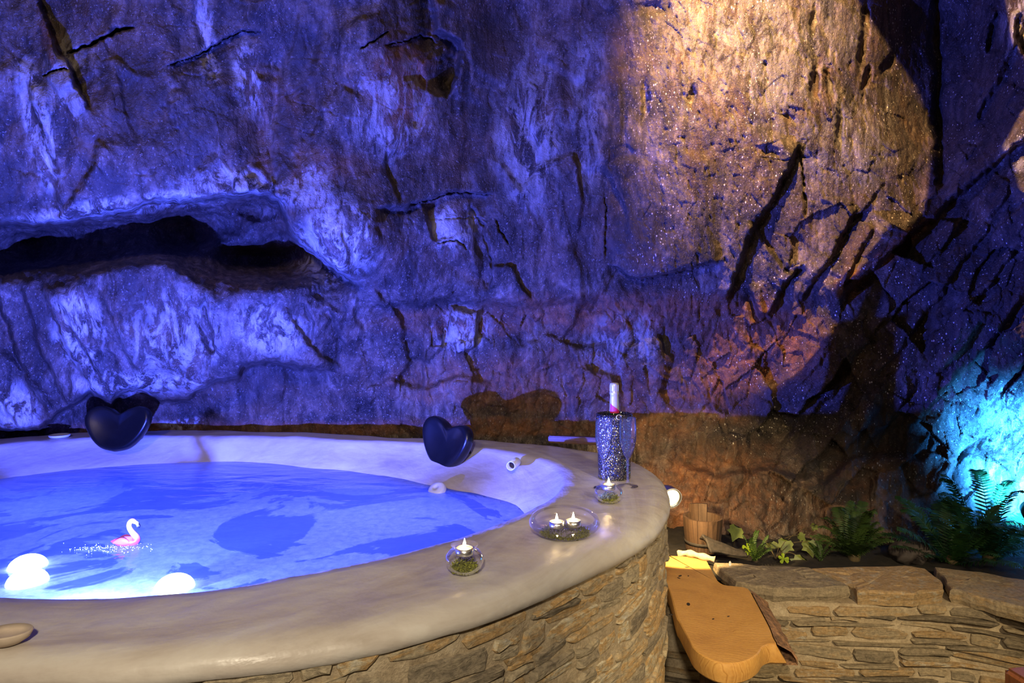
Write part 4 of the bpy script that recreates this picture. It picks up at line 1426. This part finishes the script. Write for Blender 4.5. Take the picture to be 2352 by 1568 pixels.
def flute(px, py, label):
    p = G(px, py, RIM)
    p.z = RIM + 0.001
    t = thing('champagne_flute', label, 'glass', p, (0, 0, 0), 'champagne flutes')
    link('foot', lathe('flute_foot', [(0.0, 0.0), (0.030, 0.0), (0.0325, 0.0012), (0.030, 0.0025), (0.012, 0.0055), (0.0055, 0.010)], 40), M['crystal'], t)
    link('stem', lathe('flute_stem', [(0.0055, 0.010), (0.0042, 0.022), (0.0038, 0.06), (0.0048, 0.084), (0.0075, 0.090)], 20), M['crystal'], t)
    link('bowl', lathe('flute_bowl', [(0.0, 0.090), (0.0075, 0.090), (0.014, 0.102), (0.021, 0.122), (0.0262, 0.150), (0.0272, 0.175), (0.0262, 0.205), (0.0250, 0.218), (0.0244, 0.2186)], 40), M['crystal'], t)
    return t


flute(1387, 1121, 'champagne flute on the left in front of the cooler')
flute(1442, 1117, 'champagne flute on the right beside the cooler')

# wooden board lying on the back of the rim
bo = W(1325, 1016, 2.86)
bb = bmesh.new()
bmesh.ops.create_cube(bb, size=1)
for v in bb.verts:
    v.co = Vector((v.co.x * 0.36, v.co.y * 0.035, v.co.z * 0.030))
bmesh.ops.bevel(bb, geom=bb.edges[:], offset=0.004, segments=2, affect='EDGES')
me_ = bpy.data.meshes.new('wooden_plank'); bb.to_mesh(me_); bb.free()
pk = link('wooden_plank', me_, M['plank'])
pk.location = (bo.x + 0.06, bo.y, RIM + 0.018)
pk.rotation_euler = (0, 0, math.radians(-14))
tag(pk, 'dark wooden board on the rim behind the champagne cooler', 'board')

# small white soap tray on the back rim
tr = thing('soap_tray', 'small flat white tray on the back rim at the far left', 'tray', G(140, 1003, RIM) + Vector((0, -0.01, 0.001)))
link('plate', lathe('tray_plate', [(0.0, 0.0), (0.036, 0.0), (0.041, 0.005), (0.042, 0.011), (0.039, 0.011), (0.036, 0.006), (0.0, 0.005)], 36), M['white'], tr)
link('foot_ring', lathe('tray_foot', [(0.025, -0.001), (0.028, -0.001), (0.028, 0.002), (0.025, 0.002)], 30), M['white'], tr)
# sandy stone dish on the near rim
ds = thing('stone_dish', 'oval sandy soap dish at the left front of the rim', 'dish', G(12, 1478, RIM) + Vector((0, 0, 0.001)), (0, 0, math.radians(12)))
dm = lathe('stone_dish', [(0.0, 0.0), (0.022, 0.0), (0.034, 0.008), (0.039, 0.018), (0.0375, 0.0205), (0.031, 0.014), (0.018, 0.010), (0.0, 0.009)], 40)
dd = link('bowl', dm, M['dish'], ds)
dd.scale = (1.05, 0.75, 1.0)

# ================================================================== BENCH AND RIGHT SIDE
BZ = 0.50
bench = thing('live_edge_bench', 'thick oiled live-edge wooden bench slab beside the tub', 'bench', (0.70, 2.2, 0))
topl = [(1500, 1275), (1537, 1275), (1580, 1277), (1617, 1283), (1627, 1295), (1642, 1322), (1650, 1334), (1665, 1342), (1690, 1345), (1718, 1350),
        (1732, 1372), (1750, 1405), (1768, 1440), (1776, 1462), (1784, 1478), (1770, 1479), (1752, 1486), (1742, 1500), (1725, 1513), (1700, 1522), (1668, 1524), (1640, 1518), (1612, 1504), (1585, 1487), (1562, 1470), (1543, 1456), (1534, 1438), (1532, 1425)]
P2 = [G(x, y, BZ) for x, y in topl]
# keep the left side just clear of the tub wall
P2[0] = G(1534, 1275, BZ)
P2.append(Vector((0.505, 2.15, BZ)))
P2.append(Vector((0.535, 2.35, BZ)))
P2.append(Vector((0.545, 2.5, BZ)))
P2 = [Vector((max(p.x, 0.515 if p.y < 2.3 else 0.54), p.y, p.z)) for p in P2]
P0 = P2
closed = smooth_path([tuple(p) for p in (P2[-2:] + P2 + P2[:3])], 3)
P2 = [Vector(p) for p in closed[6:6 + 3 * len(P0)]]
c = sum(P2, Vector()) / len(P2)
n = len(P2)
v, f = [], []
for dz, ins, flare in ((0.0, 0.012, 0), (0.0, 0.006, 0), (-0.0025, 0.0015, 0), (-0.007, 0.0, 0), (-0.030, -0.003, 0.4), (-0.054, 0.002, 1.0), (-0.062, 0.012, 1.0)):
    for k, p in enumerate(P2):
        d_ = (c - p); d_.z = 0; d_.normalize()
        q = p + d_ * ins + Vector((0, 0, dz))
        if 25 <= k <= 42:
            q.x += 0.028 * flare
            q.y -= 0.004 * flare
        v.append(q - bench.location)
for r_ in range(6):
    for k in range(n):
        k2 = (k + 1) % n
        f.append((r_ * n + k, r_ * n + k2, (r_ + 1) * n + k2, (r_ + 1) * n + k))
f.append(tuple(range(n)))
f.append(tuple(6 * n + k for k in range(n)))
sm = mesh('bench_seat', v, f, True)
sm.set_sharp_from_angle(angle=math.radians(28))
link('seat', sm, M['slab'], bench)
# bark along the right-hand edge
rngb = random.Random(4)
v, f = [], []
ks = list(range(27, 43))
nb = len(ks)
for jj_, (ox, dz) in enumerate(((0.001, -0.001), (0.020, -0.010), (0.040, -0.026), (0.056, -0.044), (0.056, -0.058), (0.02, -0.063))):
    for kk in ks:
        a = P2[kk]
        w_ = 0 if jj_ == 0 else 1
        v.append(Vector((a.x + ox + w_ * rngb.uniform(-0.006, 0.006), a.y - 0.002 + w_ * rngb.uniform(-0.003, 0.003), a.z + dz + w_ * rngb.uniform(-0.004, 0.004))) - bench.location)
for j_ in range(5):
    for k in range(nb - 1):
        f.append((j_ * nb + k, j_ * nb + k + 1, (j_ + 1) * nb + k + 1, (j_ + 1) * nb + k))
bk_ = link('bark_edge', mesh('bark_edge', v, f, False), M['bark'], bench)
# legs
for (x, y) in ((0.60, 2.07), (0.66, 2.62)):
    lg = link('leg', tube('bench_leg', [(x, y, 0.0), (x, y + 0.003, 0.15), (x - 0.003, y, 0.32), (x, y, BZ - 0.058)], [0.032, 0.029, 0.028, 0.031], 14), M['oldwood'], bench)
    lg.location = -bench.location
# knots
for (x, y, s_) in ((1562, 1322, 4), (1559, 1327, 3), (1578, 1302, 4), (1581, 1322, 2.5), (1581, 1387, 5), (1541, 1411, 5), (1673, 1415, 2.5), (1638, 1421, 2.5)):
    p = G(x, y, BZ)
    kn = link('knot', lathe('knot', [(0.0, 0.0006), (s_ * 0.0009, 0.0005), (s_ * 0.0012, 0.0)], 9, smooth=False), M['darkhole'], bench)
    kn.location = p - bench.location
    kn.scale = (1, rngb.uniform(1.2, 2.4), 1)
    kn.rotation_euler = (0, 0, rngb.uniform(0, 3))

# round lamp beside the tub
ln = thing('round_spotlight', 'round warm spotlight glowing behind the edge of the tub', 'lamp', BL, Vector((0.10, -0.55, -0.12)).to_track_quat('Z', 'Y').to_euler())
link('housing', lathe('lamp_housing', [(0.0, -0.06), (0.022, -0.058), (0.033, -0.03), (0.037, 0.0), (0.037, 0.006), (0.033, 0.007), (0.031, 0.0)], 36), M['steel'], ln)
link('lens', lathe('lamp_lens', [(0.031, 0.001), (0.018, 0.004), (0.0, 0.005)], 32), M['lens'], ln)
link('trim_ring', lathe('lamp_trim', [(0.036, 0.004), (0.0385, 0.005), (0.0385, 0.009), (0.036, 0.0095)], 36), M['white'], ln)
link('stake', tube('lamp_stake', [(0, -0.0, -0.03), (0, -0.04, -0.05), (0, -0.30, -0.12)], [0.006, 0.006, 0.005], 8), M['steel'], ln)

# wooden bucket of staves
bc = G(1614, 1258, 0.495)
bc.z = 0.492
bu = thing('wooden_bucket', 'small wooden stave bucket with one tall stave at the end of the bench', 'bucket', bc, (0, 0, 0))
NS = 12
for k in range(NS):
    a0 = 2 * math.pi * k / NS; a1 = 2 * math.pi * (k + 1) / NS - 0.02
    tall = 0.165 if k in (2, 3) else 0.132
    v, f = [], []
    for (z_, ro) in ((0.0, 0.068), (tall * 0.5, 0.074), (tall, 0.079)):
        for (a, r_) in ((a0, ro), ((a0 + a1) / 2, ro), (a1, ro), (a1, ro - 0.011), ((a0 + a1) / 2, ro - 0.011), (a0, ro - 0.011)):
            v.append((r_ * math.cos(a), r_ * math.sin(a), z_))
    for i in range(2):
        for j in range(6):
            f.append((i * 6 + j, i * 6 + (j + 1) % 6, (i + 1) * 6 + (j + 1) % 6, (i + 1) * 6 + j))
    f.append((0, 1, 2, 3, 4, 5)); f.append((12, 13, 14, 15, 16, 17))
    link('stave', mesh('stave', v, f, False), M['oldwood'], bu)
link('bottom', lathe('bucket_bottom', [(0.0, 0.012), (0.066, 0.012), (0.066, 0.0), (0.0, 0.0)], 24), M['oldwood'], bu)
link('hoop', lathe('hoop', [(0.0725, 0.028), (0.0735, 0.028), (0.0742, 0.040), (0.0730, 0.040)], 36), M['darkbark'], bu)

# pale stick and dark bark
st_ = smooth_path([G(1556, 1272, 0.505), G(1580, 1270, 0.512), G(1610, 1277, 0.512), G(1642, 1285, 0.508)], 5)
sk = link('driftwood_stick', tube('driftwood_stick', [tuple(p) for p in st_], [0.012 + 0.003 * math.sin(i * 1.3) for i in range(len(st_))], 12), M['drift'])
tag(sk, 'pale weathered stick lying across the end of the bench', 'stick')
v, f = [], []
b0 = G(1672, 1288, 0.50)
for i in range(24):
    for j in range(14):
        s_, t_ = i / 23, j / 13
        x = -0.06 + 0.15 * s_ - 0.03 * t_
        wid = 0.10 * (1 - 0.55 * s_)
        y = wid * (t_ - 0.15) + 0.02
        z_ = 0.055 * math.sin(math.pi * min(1, t_ * 0.9 + 0.1)) * (1 - 0.8 * s_) + 0.025 * (1 - s_) ** 1.5 * t_ + 0.006 * math.sin(t_ * 26 + s_ * 4)
        v.append((x, y, z_))
for i in range(23):
    for j in range(13):
        f.append((i * 14 + j, (i + 1) * 14 + j, (i + 1) * 14 + j + 1, i * 14 + j + 1))
bp_ = link('bark_piece', mesh('bark_piece', v, f), M['darkbark'])
bp_.location = b0 + Vector((0, 0.02, 0.006))
so_ = bp_.modifiers.new('thickness', 'SOLIDIFY'); so_.thickness = 0.008
tag(bp_, 'dark ribbed piece of curled bark right of the bucket', 'bark')
# tiny white peg stuck in the bed
pg = thing('plant_peg', 'tiny white plant peg standing at the wall edge by the bark', 'peg', G(1677, 1302, 0.50))
link('blade', mesh('peg_blade', [(-.003, 0, -.03), (.003, 0, -.03), (.004, 0, .018), (0, 0, .023), (-.004, 0, .018), (-.003, .0015, -.03), (.003, .0015, -.03), (.004, .0015, .018), (0, .0015, .023), (-.004, .0015, .018)],
     [(0, 1, 2, 3, 4), (9, 8, 7, 6, 5), (0, 5, 6, 1), (1, 6, 7, 2), (2, 7, 8, 3), (3, 8, 9, 4), (4, 9, 5, 0)], False), M['white'], pg)

# reddish wooden post at the lower right corner
rp = G(2388, 1556, 0.42)
bb = bmesh.new()
bmesh.ops.create_cube(bb, size=1)
for v_ in bb.verts:
    v_.co = Vector((v_.co.x * 0.30, v_.co.y * 0.26, v_.co.z * 0.055))
bmesh.ops.bevel(bb, geom=bb.edges[:], offset=0.012, segments=3, affect='EDGES')
me_ = bpy.data.meshes.new('stool_seat'); bb.to_mesh(me_); bb.free()
sto = thing('wooden_stool', 'reddish brown wooden stool corner at the lower right', 'stool', (rp.x + 0.10, rp.y - 0.05, 0.0), (0, 0, math.radians(8)))
s1 = link('seat', me_, M['red_wood'], sto)
s1.location = (0, 0, 0.395)
for sx_ in (-1, 1):
    for sy in (-1, 1):
        lg = link('leg', tube('stool_leg', [(sx_ * 0.12, sy * 0.10, 0), (sx_ * 0.105, sy * 0.09, 0.37)], [0.020, 0.024], 10), M['red_wood'], sto)


# ------------------------------------------------------------------ plants
def frond_mesh(name, length, height, lean, npin, width, seed, droop=0.5, curl=1.0):
    """arching stalk with two rows of leaflets, growing from the origin along +X"""
    r = random.Random(seed)
    v, f = [], []
    pts = []
    for i in range(npin + 1):
        t_ = i / npin
        pts.append(Vector((length * (t_ ** 0.9) * lean, 0.01 * math.sin(t_ * 3 + seed), height * (math.sin(t_ * math.pi * droop) / max(math.sin(min(droop, 0.5) * math.pi), 1e-3)))))
    # stalk
    for i in range(npin):
        a, b = pts[i], pts[i + 1]
        t0 = (b - a).normalized()
        s_ = t0.cross(Vector((0, 1, 0))).normalized()
        rr_ = 0.0016 * (1 - 0.7 * i / npin)
        k = len(v)
        for q in (a, b):
            v += [q + Vector((0, rr_, 0)), q + s_ * rr_, q + Vector((0, -rr_, 0))]
        for j in range(3):
            f.append((k + j, k + (j + 1) % 3, k + 3 + (j + 1) % 3, k + 3 + j))
    for i in range(2, npin):
        t_ = i / npin
        tang = (pts[min(i + 1, npin)] - pts[i - 1]).normalized()
        nrm = tang.cross(Vector((0, 1, 0))).normalized()
        L_ = width * (math.sin(math.pi * min(1, 0.12 + 0.88 * t_)) ** 0.7) * r.uniform(0.85, 1.1)
        for sg in (-1, 1):
            d_ = (Vector((0, sg, 0)) + tang * 0.35 + nrm * r.uniform(-0.15, 0.25) * curl).normalized()
            wv = tang * (length + height) / npin * 0.36
            p = pts[i]
            k = len(v)
            q1 = p + d_ * L_ * 0.45
            q2 = p + d_ * L_ * 0.8 - nrm * 0.002
            tip = p + d_ * L_ - nrm * 0.006
            v += [p - wv * 0.7, p + wv * 0.7, q1 + wv * 0.9, q1 - wv * 0.9, q2 + wv * 0.55, q2 - wv * 0.55, tip]
            f += [(k, k + 1, k + 2, k + 3), (k + 3, k + 2, k + 4, k + 5), (k + 5, k + 4, k + 6)]
    me_ = bpy.data.meshes.new(name)
    me_.from_pydata([tuple(p) for p in v], [], f)
    return me_


def fern(loc, label, nf, length, height, mat, seed, width=0.035, amin=0, amax=360, npin=26):
    r = random.Random(seed)
    t = thing('fern', label, 'fern', loc)
    link('crown', lathe('fern_crown', [(0.0, -0.03), (0.022, -0.02), (0.024, 0.01), (0.012, 0.03), (0.0, 0.036)], 12), M['stem'], t)
    for k in range(nf):
        a = amin + (amax - amin) * (k + r.uniform(-0.3, 0.3)) / nf
        up = r.uniform(0.25, 1.0)
        fo2 = link('frond', frond_mesh('frond', length * r.uniform(0.75, 1.1) * (1.25 - 0.6 * up), height * up * r.uniform(0.85, 1.1), 1.0, npin, width * r.uniform(0.8, 1.1), seed * 31 + k, r.uniform(0.42, 0.62)), mat, t)
        fo2.rotation_euler = (r.uniform(-0.25, 0.25), 0, math.radians(a))
    return t


fern(G(1985, 1290, 0.48) + Vector((0.0, 0.08, -0.01)), 'dark green feathery fern in the middle of the bed', 34, 0.15, 0.21, M['fern2'], 3, 0.034, npin=30)
fern(G(2205, 1298, 0.48) + Vector((0.0, 0.05, -0.01)), 'large fern with long fronds lit cyan at the right edge', 24, 0.27, 0.26, M['fern'], 8, 0.045, npin=34)
fern(G(2300, 1300, 0.48) + Vector((0.03, 0.11, -0.01)), 'fern half cut off by the right edge of the picture', 20, 0.24, 0.36, M['fern'], 15, 0.045, npin=34)


def leaf_shape(kind):
    if kind == 'ivy':
        h = [(0, 0), (0.30, -0.12), (0.52, 0.10), (0.44, 0.30), (0.62, 0.50), (0.30, 0.58), (0.16, 0.78), (0, 1.05)]
    else:
        h = [(0, 0), (0.14, 0.2), (0.26, 0.55), (0.30, 0.82), (0.16, 1.0), (0, 0.90)]
    return h


def leaf_mesh(name, kind, size, seed):
    r = random.Random(seed)
    h = leaf_shape(kind)
    v, f = [], []
    mids = []
    for (x, y) in h:
        mids.append(len(v)); v.append((0, y * size, -0.06 * size * (y - 0.5) ** 2))
    for sg in (-1, 1):
        base = len(v)
        for (x, y) in h:
            v.append((sg * x * size, y * size, 0.18 * x * size + r.uniform(-1, 1) * 0.015 * size))
        for i in range(len(h) - 1):
            q = (mids[i], base + i, base + i + 1, mids[i + 1])
            f.append(q if sg > 0 else q[::-1])
    me_ = bpy.data.meshes.new(name)
    me_.from_pydata(v, [], f)
    me_.polygons.foreach_set('use_smooth', [True] * len(me_.polygons))
    return me_


def face_cam(o, p, yaw, pitch, roll):
    # leaf lies in its XY plane with the tip along +Y; tilt it up towards the room
    o.location = p
    o.rotation_euler = (Matrix.Rotation(yaw, 4, 'Z') @ Matrix.Rotation(pitch, 4, 'X') @ Matrix.Rotation(roll, 4, 'Z')).to_euler()


ivy = thing('ivy_plant', 'ivy with pale lobed leaves creeping beside the middle fern', 'ivy', G(1800, 1300, 0.48) + Vector((0, 0.08, 0)))
for k, (x, y, sz, roll, d_) in enumerate([(1805, 1242, 0.058, 2.9, 2.75), (1857, 1244, 0.060, 3.3, 2.75), (1845, 1285, 0.065, 2.5, 2.70), (1770, 1248, 0.05, 3.5, 2.85), (1872, 1205, 0.030, 2.6, 2.9), (1835, 1228, 0.035, 3.9, 2.8), (1735, 1205, 0.022, 3.0, 3.0), (1790, 1290, 0.045, 3.2, 2.72)]):
    p = W(x, y, d_) - ivy.location
    lf_ = link('leaf', leaf_mesh('ivy_leaf', 'ivy', sz, k), M['ivy'], ivy)
    face_cam(lf_, p, random.uniform(-0.3, 0.3), math.radians(62), roll)
    st2 = smooth_path([(0, 0, 0), tuple(p * 0.5 + Vector((random.uniform(-.02, .02), .02, .02))), tuple(p)], 5)
    link('stem', tube('ivy_stem', [tuple(q) for q in st2], [0.0013] * len(st2), 5), M['stem'], ivy)
iv2 = thing('ivy_sprig', 'single pale ivy leaf hanging beside the wooden bucket', 'ivy', W(1690, 1262, 2.85))
lf_ = link('leaf', leaf_mesh('ivy_leaf', 'ivy', 0.062, 31), M['ivy'], iv2)
face_cam(lf_, Vector((0, -0.01, 0.095)), 0.2, math.radians(64), 2.6)
link('stem', tube('ivy_stem', [(0, 0.03, 0.0), (0.008, 0.02, 0.06), (0, -0.008, 0.096)], [0.0014] * 3, 5), M['stem'], iv2)


def clover(px, py, d_, size, label, seed):
    r = random.Random(seed)
    top = W(px, py, d_)
    base = Vector((top.x + 0.02, top.y + 0.02, 0.475))
    t = thing('clover_sprig', label, 'plant', base)
    link('stem', tube('clover_stem', [(0, 0, 0), tuple((top - base) * 0.5 + Vector((0.008, 0, 0))), tuple(top - base)], [0.0011] * 3, 5), M['clover'], t)
    for k in range(5):
        l_ = link('leaflet', leaf_mesh('clover_leaflet', 'clover', size, seed + k), M['clover'], t)
        face_cam(l_, top - base, 0.1, math.radians(60), 2 * math.pi * k / 5 + r.uniform(-0.3, 0.3))


clover(1719, 1262, 2.72, 0.027, 'bright lime five-leaved sprig next to the dark bark', 4)
clover(1800, 1283, 2.68, 0.022, 'bright lime sprig under the ivy leaves', 9)


def weed(px, py, label, n_, size, seed):
    r = random.Random(seed)
    t = thing('small_plant', label, 'plant', G(px, py, 0.475) + Vector((0, 0.05, 0)))
    for k in range(n_):
        fo2 = link('sprig', frond_mesh('sprig', size * r.uniform(.4, .8), size * r.uniform(.6, 1.2), 1.0, 14, 0.012, seed + k, 0.45), M['fern2'], t)
        fo2.rotation_euler = (0, 0, r.uniform(0, 6.28))


weed(1745, 1298, 'tuft of fine dark green sprigs behind the lime clover', 14, 0.09, 40)
weed(1900, 1298, 'thin dark sprigs between the ivy and the middle fern', 8, 0.07, 60)

# cyan garden lamp fixture
cl = thing('garden_spotlight', 'small spotlight with cyan light hidden behind the right fern', 'lamp', CY - (CYT - CY).normalized() * 0.03,
           (CYT - CY).to_track_quat('Z', 'Y').to_euler())
link('housing', lathe('spot_housing', [(0.0, -0.08), (0.026, -0.078), (0.034, -0.02), (0.036, 0.012), (0.033, 0.012), (0.030, 0.0)], 28), M['black'], cl)
link('lens', lathe('spot_lens', [(0.030, 0.001), (0.0, 0.004)], 24), M['cyanlens'], cl)
link('stake', tube('spot_stake', [(0, 0, -0.04), (0.0, -0.06, -0.12), (0.0, -0.10, -0.25)], [0.007, 0.006, 0.004], 8), M['black'], cl)

# ceiling spotlight with unseen flaps added to cut its beam (above the picture)
cs = thing('ceiling_spotlight', 'warm ceiling spotlight with added light-blocking flaps above the right rock face', 'lamp', WS + Vector((-0.03, -0.05, 0.06)), (W(1840, 60, 3.05) - WS).to_track_quat('Z', 'Y').to_euler())
link('housing', lathe('spot_can', [(0.0, -0.16), (0.045, -0.15), (0.052, -0.02), (0.05, 0.0)], 28), M['black'], cs)
A0 = WS.lerp(W(1935, -40, 3.2), 0.25); A1 = WS.lerp(W(2075, 150, 3.32), 0.25); A2 = WS.lerp(W(2150, 330, 3.46), 0.25); A3 = WS.lerp(W(2135, 500, 3.3), 0.25); A4 = WS.lerp(W(1985, 660, 3.15), 0.25); A5 = WS.lerp(W(1830, 800, 3.2), 0.25)
B0, B1, B2, B3, B4, B5 = [WS.lerp(W(x, y, d), 0.25) for x, y, d in ((2268, -60, 3.1), (2335, 110, 3.05), (2400, 200, 2.95), (2310, 340, 3.0), (2440, 620, 2.8), (2300, 900, 2.9))]
TA = WS.lerp(W(1880, -160, 3.1), 0.25); TB = WS.lerp(W(2290, -200, 3.0), 0.25)
dv = [TA, A0, A1, A2, A3, A4, A5, TB, B0, B1, B2, B3, B4, B5]
bd = link('beam_blocker', mesh('beam_blocker', dv, [(k, k + 1, k + 8, k + 7) for k in range(6)], False), M['black'])  # flap added out of view to cast the shadow on the right rock
bd.modifiers.new('thickness', 'SOLIDIFY').thickness = 0.002
bd.parent = cs
bpy.context.view_layer.update()
bd.matrix_parent_inverse = cs.matrix_world.inverted()
lv = [WS.lerp(W(x, y, d), 0.10) for x, y, d in ((1250, 860, 3.2), (1550, 870, 3.25), (1850, 790, 3.2), (2320, 860, 2.9), (2320, 1400, 2.7), (1850, 1400, 2.9), (1550, 1400, 2.9), (1250, 1400, 2.9))]
bd2 = link('beam_blocker', mesh('beam_blocker_lower', lv, [(0, 1, 6, 7), (1, 2, 5, 6), (2, 3, 4, 5)], False), M['black'])  # second added flap, keeps the warm light off the low rock
bd2.modifiers.new('thickness', 'SOLIDIFY').thickness = 0.002
bd2.parent = cs
bd2.matrix_parent_inverse = cs.matrix_world.inverted()
